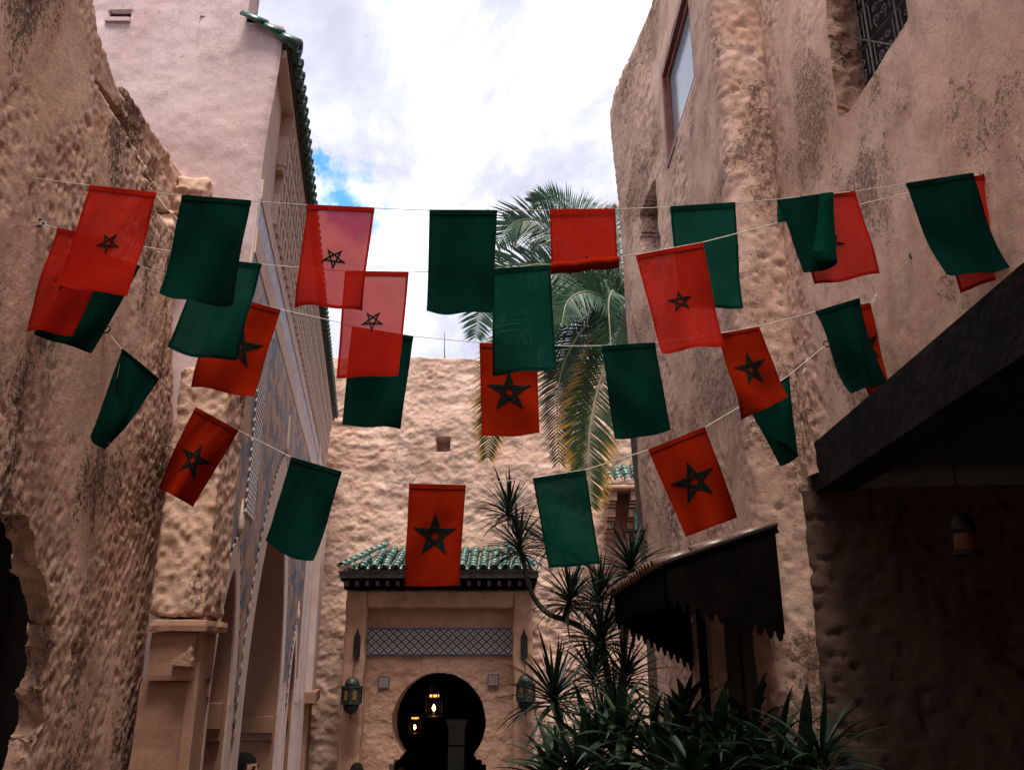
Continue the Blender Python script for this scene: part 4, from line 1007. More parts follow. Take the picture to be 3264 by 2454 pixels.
# small roofed turret on the right of the back wall
def turret():
    t_ = thing('turret', (1.95, 15.6, ZC), 'small wall turret with green tile cap and stepped corbels, right of the palm', 'turret')
    YT = 15.35; p = lambda x, y: PY(x, y, YT)
    xl, xr = p(1938, 1600).x, p(2120, 1600).x
    zt, zb = p(1980, 1562).z, p(1980, 1548).z
    part('ledge', rough_box_me('ledge', xl - 0.05, xr, YT - 0.06, 16.1, zt, zb + 0.02, 0.06, 0.008, 5, 0.015, 3), M['gate'], t_, True)
    part('cap_bed', rough_box_me('cap_bed', xl, xr, YT + 0.02, 16.1, zb + 0.02, p(1980, 1538).z, 0.06, 0.01, 5, 0.015, 4), M['mortar'], t_, True)
    part('recess', box_me('recess', p(1966, 1600).x, p(2012, 1600).x, YT + 0.42, 16.15, p(1990, 1690).z, zt), M['smooth'], t_)
    for xa, xb in ((1941, 1967), (2011, 2036)):
        for k, (ya, yb, dep) in enumerate(((1563, 1594, 0.0), (1597, 1603, 0.04), (1606, 1613, 0.08), (1617, 1643, 0.12), (1646, 1653, 0.18), (1656, 1677, 0.24), (1680, 1687, 0.32), (1690, 1704, 0.40))):
            a = p(xa - k * 0.9, yb); b = p(xb - k * 0.9, ya)
            part('corbel', rough_box_me('corbel', a.x, b.x, YT + dep, 16.1, a.z, b.z - 0.004, 0.06, 0.006, 5, 0.012, k), M['gate'], t_)
    for xa, xb in ((1941, 1967), (2011, 2036)):
        a = p(xa + 2, 1704); b = p(xb - 4, 1563); part('corbel_core', box_me('corbel_core', a.x, b.x, YT + 0.45, 16.15, a.z, b.z), M['gate'], t_)
    me = half_tile('cap_tile', 0.24, 0.068, 0.080, 0.014); me.materials.append(M['tile'])
    sl = Vector((0, -0.85, -0.52)).normalized(); up = Vector((0, -sl.z, sl.y)); up = up if up.z > 0 else -up; xx = sl.cross(up); x = xl + 0.06
    while x < xr:
        for k in range(4): place('cap_tile', me, t_, Vector((x, YT - 0.05, p(1980, 1532).z)) - sl * (0.24 + 0.17 * k), xx, sl, up, 0.05)
        x += 0.165
    gb = p(2033, 1742); gc = p(2050, 1575)
    part('green_panel', box_me('green_panel', gb.x - 0.02, gc.x + 0.06, YT + 0.1, YT + 0.14, gb.z, gc.z), M['green_board'], t_)
turret()

# ================================================================== LANTERNS
def lantern(cx, cy, ztop, R_, label, group, hang, lit=False):
    """six-sided lantern: ztop is the top of the dome, hang the point its chain goes up to"""
    b = R_ / 0.18
    root = thing('lantern', (cx, cy, ztop - 0.68 * b), label, 'lantern', group)
    c = (cx, cy, ztop)
    part('dome', lathe_me('dome', [(0.01 * b, 0), (0.06 * b, -0.012 * b), (0.105 * b, -0.05 * b), (0.125 * b, -0.10 * b), (0.13 * b, -0.14 * b)], 18, c), M['lantern'], root, True)
    bm = bmesh.new(); zt, zb = -0.14 * b, -0.42 * b
    add_lathe(bm, [(R_ * 1.02, zt - 0.03 * b), (R_ * 1.02, zt), (R_ * 0.7, zt + 0.005 * b)], 6, c, R(30)); add_lathe(bm, [(R_ * 0.7, zb - 0.02 * b), (R_ * 1.02, zb - 0.01 * b), (R_ * 1.02, zb + 0.03 * b)], 6, c, R(30))
    for k in range(6):
        a = R(30 + 60 * k); p = Vector((cx + R_ * 0.96 * math.cos(a), cy + R_ * 0.96 * math.sin(a), ztop))
        add_tube(bm, [p + Vector((0, 0, zb)), p + Vector((0, 0, zt))], 0.016 * b, 5)
    part('cage', bm_mesh('cage', bm), M['lantern'], root)
    for k in range(6):
        a = R(60 * k); r = R_ * 0.80; n = Vector((math.cos(a), math.sin(a), 0)); s = Vector((-n.y, n.x, 0)); m = Vector((cx, cy, ztop)) + n * r
        hw = R_ * 0.47; out = [m - s * hw + Vector((0, 0, zb)), m + s * hw + Vector((0, 0, zb)), m + s * hw + Vector((0, 0, zt)), m - s * hw + Vector((0, 0, zt))]
        # solid plate with an arched amber light in it
        w_ = hw * 0.42; z0, z1 = zb + 0.06 * b, zt - 0.05 * b; inn = [m + n * 0.004 - s * w_ + Vector((0, 0, z0)), m + n * 0.004 + s * w_ + Vector((0, 0, z0)), m + n * 0.004 + s * w_ + Vector((0, 0, z1 - w_)), m + n * 0.004 + Vector((0, 0, z1)), m + n * 0.004 - s * w_ + Vector((0, 0, z1 - w_))]
        pl = part('side_plate', pyd('side_plate', out + [q - n * 0.01 for q in out], [(0, 1, 2, 3), (7, 6, 5, 4), (0, 4, 5, 1), (2, 6, 7, 3)]), M['lantern'], root)
        part('pane', pyd('pane', inn, [(0, 1, 2, 3, 4)]), M['amber'], pl)
    part('bowl', lathe_me('bowl', [(0.135 * b, zb - 0.02 * b), (0.13 * b, zb - 0.07 * b), (0.10 * b, zb - 0.125 * b), (0.05 * b, zb - 0.16 * b), (0.012 * b, zb - 0.17 * b)], 18, c), M['lantern'], root, True)
    part('finial', lathe_me('finial', [(0.012 * b, zb - 0.17 * b), (0.010 * b, zb - 0.19 * b), (0.02 * b, zb - 0.205 * b), (0.008 * b, zb - 0.225 * b), (0.003 * b, zb - 0.26 * b)], 8, c), M['lantern'], root, True)
    bm = bmesh.new(); a = Vector((cx, cy, ztop)); d = Vector(hang) - a; n = max(2, int(d.length / 0.045)); ax = d.normalized(); sx = Vector((1, 0, 0)); sy = ax.cross(sx).normalized()
    for k in range(n):
        m = a + d * ((k + 0.5) / n); s = sx if k % 2 else sy
        add_tube(bm, [m + ax * 0.028 * math.cos(t) + s * 0.011 * math.sin(t) for t in [i * math.pi / 4 for i in range(9)]], 0.0045, 4, False)
    part('chain', bm_mesh('chain', bm), M['iron'], root)
    return root
for (px, py0, lab, hx) in ((1124, 2157, 'green-grey six-sided lantern on the left pilaster of the gateway', 1133), (1675, 2148, 'green-grey six-sided lantern on the right pilaster, half behind dracaena leaves', 1671)):
    top = PY(px, py0, 14.85); hk = PY(hx, 2082, 14.98)
    L = lantern(top.x, 14.85, top.z, 0.178, lab, 'lanterns hanging on the gateway pilasters', (hk.x, 14.98, hk.z))
    # pointed back plate with its hook
    f = lambda a, b, o: Vector((hk.x + a, 15.095 - o, hk.z + b))
    keep(part('back_plate', prism_me('back_plate', [(-0.06, -0.04), (0, -0.13), (0.06, -0.04), (0.06, 0.27), (0.03, 0.33), (0, 0.42), (-0.03, 0.33), (-0.06, 0.27)], f, 0.0, 0.03), M['iron'], None), L)
    keep(part('hook', tube_me('hook', [(hk.x, 15.07, hk.z + 0.05), (hk.x, 15.0, hk.z + 0.06), (hk.x, 14.97, hk.z + 0.02), (hk.x, 14.98, hk.z)], 0.008, 6), M['iron'], None), L)

def candle_lantern(px, py, Y, Rr, label):
    c = PY(px, py, Y); root = thing('lit_lantern', c, label, 'lantern', 'lit lanterns inside the gateway')
    s = Rr / 0.16
    part('dome', lathe_me('dome', [(0.01 * s, 0.46 * s), (0.06 * s, 0.42 * s), (0.10 * s, 0.34 * s), (0.115 * s, 0.25 * s), (0.10 * s, 0.245 * s)], 16, c), M['iron'], root, True)
    part('lit_ring', lathe_me('lit_ring', [(0.09 * s, 0.20 * s), (0.09 * s, 0.245 * s)], 12, c), M['glow'], root)
    bm = bmesh.new()
    for z in (0.19, -0.14):
        add_lathe(bm, [(Rr * 0.98, (z - 0.02) * s), (Rr, z * s), (Rr * 0.75, (z + 0.012) * s)], 12, c)
    for k in range(6):
        a = k * math.pi / 3 + 0.3; p = c + Vector((Rr * 0.96 * math.cos(a), Rr * 0.96 * math.sin(a), 0)); add_tube(bm, [p + Vector((0, 0, -0.14 * s)), p + Vector((0, 0, 0.19 * s))], 0.008 * s, 4)
        q = c + Vector((0.09 * s * math.cos(a), 0.09 * s * math.sin(a), 0)); add_tube(bm, [q + Vector((0, 0, 0.2 * s)), q + Vector((0, 0, 0.25 * s))], 0.012 * s, 4)
    part('cage', bm_mesh('cage', bm), M['iron'], root)
    part('flame', lathe_me('flame', [(0.004, -0.05 * s), (0.022 * s, -0.028 * s), (0.034 * s, 0.0), (0.022 * s, 0.035 * s), (0.003, 0.07 * s)], 10, c), M['flame'], root, True)
    part('candle', lathe_me('candle', [(0.02 * s, -0.14 * s), (0.02 * s, -0.05 * s)], 10, c), M['cream'], root)
    part('chain', tube_me('chain', [c + Vector((0, 0, 0.46 * s)), (c.x, c.y, ZC + 0.85)], 0.008, 5), M['iron'], root)
candle_lantern(1383, 2256, 16.4, 0.155, 'lit candle lantern hanging higher in the dark arch of the gateway')
candle_lantern(1322, 2317, 18.6, 0.13, 'smaller lit candle lantern hanging lower left in the dark arch')

def shade_lantern():
    c = PY(3083, 1760, 4.0); root = thing('dim_lantern', c, 'dim brown lantern with bail hanging in the dark passage on the right', 'lantern')
    part('glass', lathe_me('glass', [(0.048, 0.0), (0.052, 0.02), (0.045, 0.085), (0.04, 0.10)], 14, c), simple_get('brown_glass', (0.10, 0.036, 0.016)), root, True)
    part('base', lathe_me('base', [(0.07, -0.012), (0.07, 0.0), (0.05, 0.004)], 14, c), M['iron'], root)
    part('cap', lathe_me('cap', [(0.06, 0.10), (0.055, 0.115), (0.045, 0.15), (0.03, 0.175), (0.012, 0.185)], 14, c), M['iron'], root, True)
    part('bail', tube_me('bail', [c + Vector((0.06 * math.cos(t), 0, 0.11 + 0.11 * math.sin(t))) for t in [i * math.pi / 10 for i in range(11)]], 0.004, 5), M['iron'], root)
    part('chain', tube_me('chain', [c + Vector((0, 0, 0.22)), (c.x, c.y, ZC + 1.06)], 0.005, 5), M['iron'], root)
shade_lantern()

# ================================================================== FLAGS
S1, S2, S3, S4 = 3.30, 3.79, 4.19, 4.53
FW, FH = 0.30, 0.53
def cloth_flag(label, kind, TL, TR, BR, BL, Y, group, amp=0.012, ph=0.0, sag=0.0, star=None, freq=1.3, lean=0.0, Yr=None, twist=0.0):
    col = 'red' if kind.startswith('red') else 'green'
    Yr = Y if Yr is None else Yr
    a, b, c, d = PY(*TL, Y), PY(*TR, Yr), PY(*BR, Yr + lean), PY(*BL, Y + lean)
    root = thing('flag', (a + b) / 2, label, 'flag', group)
    nrm = (b - a).cross(a - d).normalized(); nrm = nrm if nrm.y < 0 else -nrm      # towards the viewer side of the cloth
    rs = random.Random(int(TL[0] * 7 + TL[1]))
    p1, p2 = rs.uniform(0, 6.28), rs.uniform(0, 6.28); amp *= 1.5
    cr = [(rs.uniform(-9, 9), rs.uniform(3, 11), rs.uniform(0, 6.28), rs.uniform(0.0012, 0.0032)) for _ in range(5)]
    c0, c1 = rs.uniform(-0.035, 0.05), rs.uniform(-0.035, 0.05)
    def S(u, v, off=0.0):
        p = a.lerp(b, u).lerp(d.lerp(c, u), v)
        k = v ** 0.8
        wv = math.sin(2 * math.pi * (freq * u + 0.25 * v) + ph + p1) * amp * k + 0.5 * amp * math.sin(2 * math.pi * (0.5 * u - 0.8 * v) + p2) * k
        wv += 0.0022 * math.sin(26 * u + 9 * v + p1) * (1 - v) * min(1, v * 6)        # puckers below the sleeve
        for (fu, fv, p_, am) in cr: wv += am * min(1, 2.5 * v) * math.sin(fu * u + fv * v + p_)
        wv += (c0 * (1 - u) ** 4 + c1 * u ** 4) * v ** 5
        e = sag * v * v * math.sin(math.pi * u)
        ed = 0.010 * (u - 0.5) * math.sin(2.6 * v + p1) * v
        return p + nrm * (wv + off + twist * (u - 0.5) * v) + Vector((0, 0, -e - 0.004 * v * math.sin(3.3 * u + p2))) + (b - a) * ed
    def surf(u0, u1, v0, v1, nu, nv, off): 
        P = np.array([[tuple(S(u0 + (u1 - u0) * i / nu, v0 + (v1 - v0) * j / nv, off)) for j in range(nv + 1)] for i in range(nu + 1)]); return P
    part('cloth', grid_me('cloth', surf(0, 1, 0, 1, 22, 30, 0)), M[kind], root)
    bm = bmesh.new()
    def strip(u0, u1, v0, v1, nu, nv, off):
        P = surf(u0, u1, v0, v1, nu, nv, off); V = [[bm.verts.new(P[i, j]) for j in range(nv + 1)] for i in range(nu + 1)]
        for i in range(nu):
            for j in range(nv): bm.faces.new((V[i][j], V[i + 1][j], V[i + 1][j + 1], V[i][j + 1])).smooth = True
    strip(0, 1, 0.0, 0.048, 22, 2, 0.004); strip(0, 1, 0.0, 0.048, 22, 2, -0.004); strip(0, 1, 0.968, 1.0, 22, 1, 0.0014)
    strip(0, 0.035, 0.05, 0.967, 1, 30, 0.0014); strip(0.965, 1.0, 0.05, 0.967, 1, 30, 0.0014)
    part('hem', bm_mesh('hem', bm), M[kind + '_hem'], root)
    if star:
        r, wd, cv, rot, cu = star['r'], star['w'], star.get('v', 0.5), star.get('rot', 0), star.get('u', 0.5)
        tips = [(r * math.cos(R(90 + rot + 72 * k)), r * math.sin(R(90 + rot + 72 * k))) for k in range(5)]
        bm = bmesh.new()
        for k in range(5):
            A, B = Vector(tips[k]), Vector(tips[(k + 2) % 5]); d_ = (B - A).normalized(); n_ = Vector((-d_.y, d_.x)); n_ = n_ if n_.dot(-A) > 0 else -n_
            cut = wd / math.tan(R(36)); n = 14; ol = 0.0016 + 0.0004 * k
            top, bot = [], []
            for i in range(n + 1):
                t = i / n; o = A.lerp(B, t); q = (A + d_ * cut).lerp(B - d_ * cut, t) + n_ * wd
                for P, s in ((o, 0), (q, 1)):
                    u, v = cu + P.x / FW, cv - P.y / FH
                    (top).append(bm.verts.new(S(u, v, ol))); (bot).append(bm.verts.new(S(u, v, -ol)))
            for i in range(n):
                j = 2 * i
                bm.faces.new((top[j], top[j + 1], top[j + 3], top[j + 2])); bm.faces.new((bot[j], bot[j + 2], bot[j + 3], bot[j + 1]))
                bm.faces.new((top[j], top[j + 2], bot[j + 2], bot[j])); bm.faces.new((top[j + 1], bot[j + 1], bot[j + 3], top[j + 3]))
        part('star', bm_mesh('star', bm), M['star'], root)
    return root
THIN = lambda v=0.53, rot=180, u=0.5: dict(r=0.056, w=0.0065, v=v, rot=rot, u=u)
BOLD = lambda v=0.5, rot=0, u=0.5: dict(r=0.120, w=0.0190, v=v, rot=rot, u=u)
G1, G2, G3, G4 = ('flags on the uppermost string', 'flags on the second string', 'flags on the third string', 'flags on the lowest string')
# --- uppermost string
cloth_flag('bright red flag with thin inverted star, leftmost on the uppermost string', 'red_thin', (288, 591), (499, 615), (409, 946), (192, 922), S1, G1, 0.008, star=THIN(0.53))
cloth_flag('plain dark green flag second from left on the uppermost string, before the tower', 'green_thick', (581, 622), (801, 640), (731, 957), (514, 942), S1, G1, 0.016, 0.6, 0.02)
cloth_flag('translucent red flag with thin inverted star, before the honeycomb cornice and sky', 'red_thin', (981, 653), (1194, 663), (1152, 982), (933, 975), S1, G1, 0.007, star=THIN(0.53))
cloth_flag('plain dark green flag hanging against the white sky in the centre', 'green_thick', (1369, 670), (1585, 671), (1569, 1002), (1363, 998), S1, G1, 0.010, 1.0)
cloth_flag('plain grey-green flag with dark hems on the right wall, uppermost string', 'green_thin', (2136, 659), (2343, 646), (2367, 986), (2165, 980), S1 + 0.12, G1, 0.006)
cloth_flag('red flag with faint star, half hidden behind a folded green flag', 'red_thin', (2520, 632), (2725, 609), (2803, 876), (2595, 906), S1 + 0.03, G1, 0.010, star=THIN(0.56, 180, 0.45), Yr=S1 + 0.0)
cloth_flag('red flag behind the rightmost dark green flag, uppermost string', 'red_thin', (2940, 592), (3135, 556), (3275, 868), (3069, 924), S1 + 0.04, G1, 0.010, Yr=S1)
cloth_flag('plain dark green flag, rightmost on the uppermost string', 'green_thick', (2887, 585), (3101, 552), (3207, 862), (3000, 889), S1 - 0.03, G1, 0.014, 0.4, Yr=S1 - 0.04)
# --- second string
cloth_flag('red flag with thin tilted star, leftmost on the second string', 'red_thin', (185, 727), (366, 766), (237, 1075), (68, 1045), 3.42, G2, 0.010, star=THIN(0.5, 168, 0.48))
cloth_flag('mid green translucent flag on the second string, before the blue arcade', 'green_thin', (645, 822), (835, 842), (749, 1144), (542, 1113), S2, G2, 0.010, 0.3, 0.025)
cloth_flag('translucent red flag with thin inverted star, lower one before the sky', 'red_thin', (1100, 864), (1303, 867), (1272, 1203), (1071, 1204), S2, G2, 0.006, star=THIN(0.48))
cloth_flag('bright green translucent flag with dark hems before the palm crown', 'green_thin', (1571, 857), (1753, 844), (1774, 1180), (1569, 1193), S2, G2, 0.010, 0.8)
cloth_flag('bright red flag with thin upright star before the right wall, second string', 'red_thin', (2026, 814), (2240, 773), (2311, 1100), (2106, 1133), S2 - 0.52, G2, 0.012, star=THIN(0.53, 0, 0.48))
# --- third string
cloth_flag('dark green flag mostly behind red flags, leftmost on the third string', 'green_thick', (275, 795), (448, 848), (293, 1129), (109, 1070), 3.56, G3, 0.014, Yr=3.66)
cloth_flag('dark red flag with bold star half hidden by a green flag, before the arcade', 'red_thick', (700, 936), (895, 987), (811, 1265), (600, 1229), S3, G3, 0.012, star=BOLD(0.5, 0, 0.52))
cloth_flag('dark green flag behind a translucent red one, against the back wall', 'green_thick', (1122, 1040), (1318, 1072), (1276, 1368), (1091, 1353), S3, G3, 0.012)
cloth_flag('dark red flag with bold star under the bright green flag, before yellow palm tips', 'red_thick', (1528, 1093), (1712, 1098), (1718, 1389), (1536, 1389), S3, G3, 0.010, star=BOLD(0.53))
cloth_flag('plain dark green flag beside the drooping palm fronds, third string', 'green_thick', (1917, 1102), (2088, 1092), (2139, 1370), (1959, 1395), S3, G3, 0.012, 0.5, 0.02)
cloth_flag('dark red flag with bold star on the right wall, third string', 'red_thick', (2288, 1063), (2418, 1039), (2503, 1268), (2371, 1335), S3, G3, 0.016, star=BOLD(0.5, 0, 0.5), Yr=S3 + 0.05)
cloth_flag('narrow red flag with star behind a green flag near the dark beam', 'red_thick', (2660, 990), (2774, 966), (2831, 1246), (2770, 1276), S3 + 0.12, G3, 0.010, star=BOLD(0.48, 10, 0.62), Yr=S3 + 0.1)
cloth_flag('dark green flag, rightmost on the third string above the dark beam', 'green_thick', (2598, 993), (2739, 950), (2818, 1226), (2709, 1250), S3, G3, 0.028, 2.2, 0.0, Yr=S3 + 0.03)
# --- lowest string
cloth_flag('dark red flag with bold star, left of the arcade on the lowest string', 'red_thick', (625, 1297), (761, 1371), (608, 1612), (499, 1552), S4 - 0.1, G4, 0.020, star=BOLD(0.55, 0, 0.52))
cloth_flag('plain dark green flag before the big blue arch, lowest string', 'green_thick', (929, 1456), (1090, 1503), (1004, 1786), (853, 1728), S4 - 0.05, G4, 0.010, 0.3, 0.03)
cloth_flag('dark red flag with bold star hanging before the gateway roof', 'red_thick', (1304, 1541), (1485, 1545), (1462, 1866), (1290, 1866), S4, G4, 0.008, star=BOLD(0.51))
cloth_flag('dark grey-green flag hanging before the dracaena rosettes, lowest string', 'green_thin', (1698, 1524), (1866, 1497), (1911, 1794), (1749, 1814), S4, G4, 0.008)
cloth_flag('dark red flag with bold star above the black awning, lowest string', 'red_thick', (2065, 1433), (2247, 1360), (2355, 1648), (2187, 1707), S4, G4, 0.014, 0.5, 0.0, star=BOLD(0.5, 0, 0.5))

# flags that the wind has folded
def sheet(name, rows, mat, parent, nsub=3):
    """smooth sheet through a grid of 3D points"""
    P = np.array([[tuple(p) for p in r] for r in rows])
    rr = [catmull(list(r), (len(r) - 1) * nsub + 1) for r in P]
    cols = list(zip(*rr)); cc = [catmull(list(c), (len(rows) - 1) * nsub + 1) for c in cols]
    return part(name, grid_me(name, np.array([[tuple(p) for p in c] for c in cc])), mat, parent)
def seam(pts, parent, mat, r=0.003): part('hem', tube_me('hem', catmull(pts, 24), r, 5), mat, parent)
def folded():
    # green flag thrown over the uppermost string and curled at its foot
    Y = S1 - 0.03; p = lambda x, y, d=0.0: PY(x, y, Y + d)
    r = thing('flag', p(2560, 640), 'green flag blown over the string and curled at its foot, right wall', 'flag', G2)
    sheet('cloth', [[p(2478, 637), p(2510, 712), p(2535, 790), p(2563, 867)], [p(2540, 629), p(2562, 710), p(2580, 790, 0.005), p(2595, 864)], [p(2600, 620), p(2612, 705, 0.01), p(2622, 780, 0.01), p(2632, 858)], [p(2650, 616), p(2655, 700), p(2662, 780), p(2668, 838)]], M['green_thick'], r)
    sheet('fold', [[p(2612, 618, -0.012), p(2606, 690, -0.014), p(2598, 760, -0.02), p(2588, 800, -0.03)], [p(2636, 614, -0.02), p(2634, 690, -0.03), p(2630, 760, -0.04), p(2630, 801, -0.055)], [p(2657, 613, -0.002), p(2659, 690, -0.004), p(2664, 770, -0.01), p(2668, 815, -0.01)]], M['green_thin'], r)
    sheet('curl', [[p(2588, 801, -0.03), p(2600, 835, -0.035), p(2610, 862, -0.02)], [p(2630, 801, -0.055), p(2636, 832, -0.06), p(2640, 858, -0.03)], [p(2668, 815, -0.012), p(2670, 834, -0.02), p(2660, 848, -0.01)]], M['green_thick'], r)
    sheet('corner_flap', [[p(2477, 637, 0.03), p(2477, 675, 0.03), p(2478, 711, 0.03)], [p(2500, 634, 0.02), p(2506, 672, 0.02), p(2512, 706, 0.02)]], M['green_thin'], r)
    seam([p(2478, 637, -0.002), p(2510, 712, -0.002), p(2535, 790, -0.002), p(2563, 867, -0.002)], r, M['green_thick_hem']); seam([p(2563, 867, -0.002), p(2595, 864, -0.002), p(2632, 858, -0.002), p(2668, 838, -0.002)], r, M['green_thick_hem'])
    # red flag rolled up from below
    Y = S1; r = thing('flag', p(1856, 668), 'red flag rolled up at its foot, hanging before the palm', 'flag', G1)
    a, b, c, d = p(1752, 669), p(1961, 667), p(1968, 822), p(1757, 855)
    def S(u, v): return a.lerp(b, u).lerp(d.lerp(c, u), v)
    sheet('cloth', [[S(u, v) for v in (0, 0.25, 0.5, 0.75, 1)] for u in (0, 0.25, 0.5, 0.75, 1)], M['red_mid'], r)
    sheet('hem', [[S(u, v) + Vector((0, -0.006, 0)) for v in (0, 0.05, 0.1)] for u in (0, 0.5, 1)], M['red_thin_hem'], r)
    for u in (0.012, 0.988): seam([S(u, v) + Vector((0, -0.002, 0)) for v in (0.1, 0.4, 0.7, 1)], r, M['red_thin_hem'], 0.004)
    # the roll itself: a spiral of cloth
    bm = bmesh.new(); n = 40; prev = None; L0, L1 = p(1755, 858), p(1972, 836)
    for k in range(n + 1):
        an = k / n * 4.2 * math.pi; rad = 0.029 - 0.012 * k / n; off = Vector((0, math.sin(an) * rad * -1, math.cos(an) * rad * 0.95))
        cur = [bm.verts.new(L0.lerp(L1, i / 10) + off + Vector((0, 0, 0.003 * math.sin(i * 1.3)))) for i in range(11)]
        if prev:
            for i in range(10): bm.faces.new((prev[i], prev[i + 1], cur[i + 1], cur[i])).smooth = True
        prev = cur
    part('roll', bm_mesh('roll', bm), M['red_thick'], r)
    # top tips of the star over the roll
    bm = bmesh.new(); Q = lambda x, y: p(x, y, -0.004)
    for tri in (((1866, 822), (1873, 813), (1872, 836)), ((1872, 836), (1873, 813), (1868, 838)), ((1775, 836), (1795, 833), (1795, 838))): bm.faces.new([bm.verts.new(Q(*t)) for t in tri])
    part('star', bm_mesh('star', bm), M['star'], r)
    # lowest string: folded green pennant on the left and slim folded green on the right
    Y = 4.16; r = thing('flag', p(440, 1150), 'green flag folded into a pennant, leftmost on the lowest string', 'flag', G4)
    sheet('cloth', [[p(389, 1114), p(375, 1200), p(345, 1300), p(318, 1400)], [p(425, 1142), p(408, 1235, -0.02), p(385, 1325, -0.03), p(345, 1405, -0.02)], [p(465, 1175), p(440, 1260, 0.01), p(405, 1345), p(348, 1420)], [p(505, 1209), p(455, 1282), p(400, 1360), p(329, 1433)]], M['green_thick'], r)
    sheet('fold', [[p(389, 1114, -0.004), p(350, 1220, -0.03), p(312, 1330, -0.05), p(287, 1392, -0.05)], [p(384, 1150, -0.03), p(362, 1240, -0.06), p(325, 1345, -0.08), p(300, 1415, -0.07)], [p(372, 1160, -0.02), p(370, 1260, -0.04), p(385, 1330, -0.06), p(335, 1432, -0.05)]], M['green_thick'], r)
    seam([p(389, 1114, -0.004), p(425, 1142, -0.004), p(465, 1175, -0.004), p(505, 1209, -0.004)], r, M['green_thick_hem'], 0.006); seam([p(505, 1209), p(455, 1282), p(400, 1360), p(329, 1433)], r, M['green_thick_hem'])
    Y = 4.60; r = thing('flag', p(2490, 1230), 'slim folded green flag behind a red star flag, rightmost on the lowest string', 'flag', G4)
    sheet('cloth', [[p(2385, 1290), p(2405, 1335), p(2445, 1405), p(2486, 1484)], [p(2440, 1250), p(2455, 1320), p(2478, 1400, -0.02), p(2505, 1478)], [p(2490, 1215), p(2500, 1300), p(2515, 1385), p(2530, 1464)], [p(2514, 1196), p(2522, 1290), p(2534, 1370), p(2544, 1450)]], M['green_thick'], r)
    sheet('fold', [[p(2478, 1225, -0.02), p(2484, 1310, -0.03), p(2476, 1400, -0.03)], [p(2505, 1212, -0.03), p(2512, 1300, -0.05), p(2512, 1420, -0.03)], [p(2516, 1195, -0.004), p(2524, 1290, -0.01), p(2543, 1450, -0.005)]], M['green_thin'], r)
    seam([p(2486, 1484), p(2505, 1478), p(2530, 1464), p(2544, 1450)], r, M['green_thick_hem'], 0.004)
folded()

# --- strings and their wall eyes
def string(label, pts):
    P = [PY(x, y, Y) for x, y, Y in pts]
    o = link('string', tube_me('string', P, 0.0021, 6), M['cord']); tag(o, label, 'string', 'white strings carrying the flags')
string('uppermost white string of flags, from left wall eye to right wall', [(52, 560, 3.28), (288, 592, S1), (499, 615, S1), (581, 623, S1), (801, 641, S1), (981, 654, S1), (1194, 664, S1), (1369, 671, S1), (1585, 672, S1), (1752, 670, S1), (1961, 667, S1), (2136, 660, S1 + 0.12), (2343, 647, S1 + 0.12), (2477, 636, S1), (2725, 610, S1), (2890, 586, S1), (3135, 557, S1), (3166, 551, 3.3)])
string('second white string of flags, just below the uppermost', [(125, 713, 3.40), (185, 728, 3.42), (366, 767, 3.42), (454, 786, 3.55), (544, 801, 3.68), (645, 823, S2), (835, 843, S2), (950, 853, S2), (1100, 865, S2), (1303, 868, S2), (1390, 866, S2), (1571, 857, S2), (1753, 844, S2), (1966, 818, S2 - 0.4), (2026, 813, S2 - 0.52), (2240, 773, S2 - 0.52), (2478, 711, 3.40), (2665, 670, 3.42), (2900, 615, 3.43), (3010, 585, 3.45)])
string('third white string of flags, crossing above the back wall', [(200, 765, 3.52), (275, 796, 3.56), (448, 849, 3.66), (527, 876, 3.80), (700, 937, S3), (895, 987, S3), (1075, 1026, S3), (1122, 1041, S3), (1318, 1072, S3), (1450, 1085, S3), (1528, 1092, S3), (1712, 1099, S3), (1800, 1103, S3), (1917, 1102, S3), (2088, 1093, S3), (2288, 1064, S3), (2418, 1040, S3), (2598, 994, S3), (2739, 951, S3 + 0.03), (2774, 966, S3 + 0.08), (2790, 945, 4.25), (2814, 925, 4.28)])
string('lowest white string of flags, sagging before the gateway', [(340, 1054, 4.12), (389, 1115, 4.16), (505, 1210, 4.16), (625, 1298, S4 - 0.1), (761, 1372, S4 - 0.1), (929, 1457, S4 - 0.05), (1090, 1504, S4 - 0.05), (1304, 1542, S4), (1485, 1545, S4), (1698, 1524, S4), (1866, 1497, S4), (2065, 1434, S4), (2247, 1361, S4), (2360, 1295, 4.56), (2514, 1197, 4.60), (2634, 1098, 4.72)])
def eye(px, py, Y, label, side):
    c = PY(px, py, Y); bm = bmesh.new(); ax = Vector((side, 0, 0))
    add_tube(bm, [c + Vector((0.020 * math.cos(t), 0.004 * math.sin(t), 0.020 * math.sin(t))) for t in [i * math.pi / 7 for i in range(15)]], 0.005, 6, False)
    add_tube(bm, [c + ax * 0.02, c + ax * 0.30], 0.006, 6)
    o = link('wall_eye', bm_mesh('wall_eye', bm), M['iron'], None, True); tag(o, label, 'eye bolt', 'eye bolts holding the strings')
eye(50, 558, 3.28, 'rusty eye bolt in left wall holding the uppermost string', -1); eye(125, 711, 3.40, 'eye bolt in left wall with tied cord, second string', -1); eye(339, 1050, 4.12, 'ring bolt in left wall holding the lowest string', -1)
eye(3170, 549, 3.3, 'eye bolt in right wall at the end of the uppermost string', 1); eye(2912, 817, 3.9, 'empty eye bolt in right wall left of the last green flag', 1); eye(2818, 922, 4.28, 'eye bolt in right wall with knotted cord, third string', 1); eye(2636, 1096, 4.72, 'eye bolt in right wall at the end of the lowest string', 1)
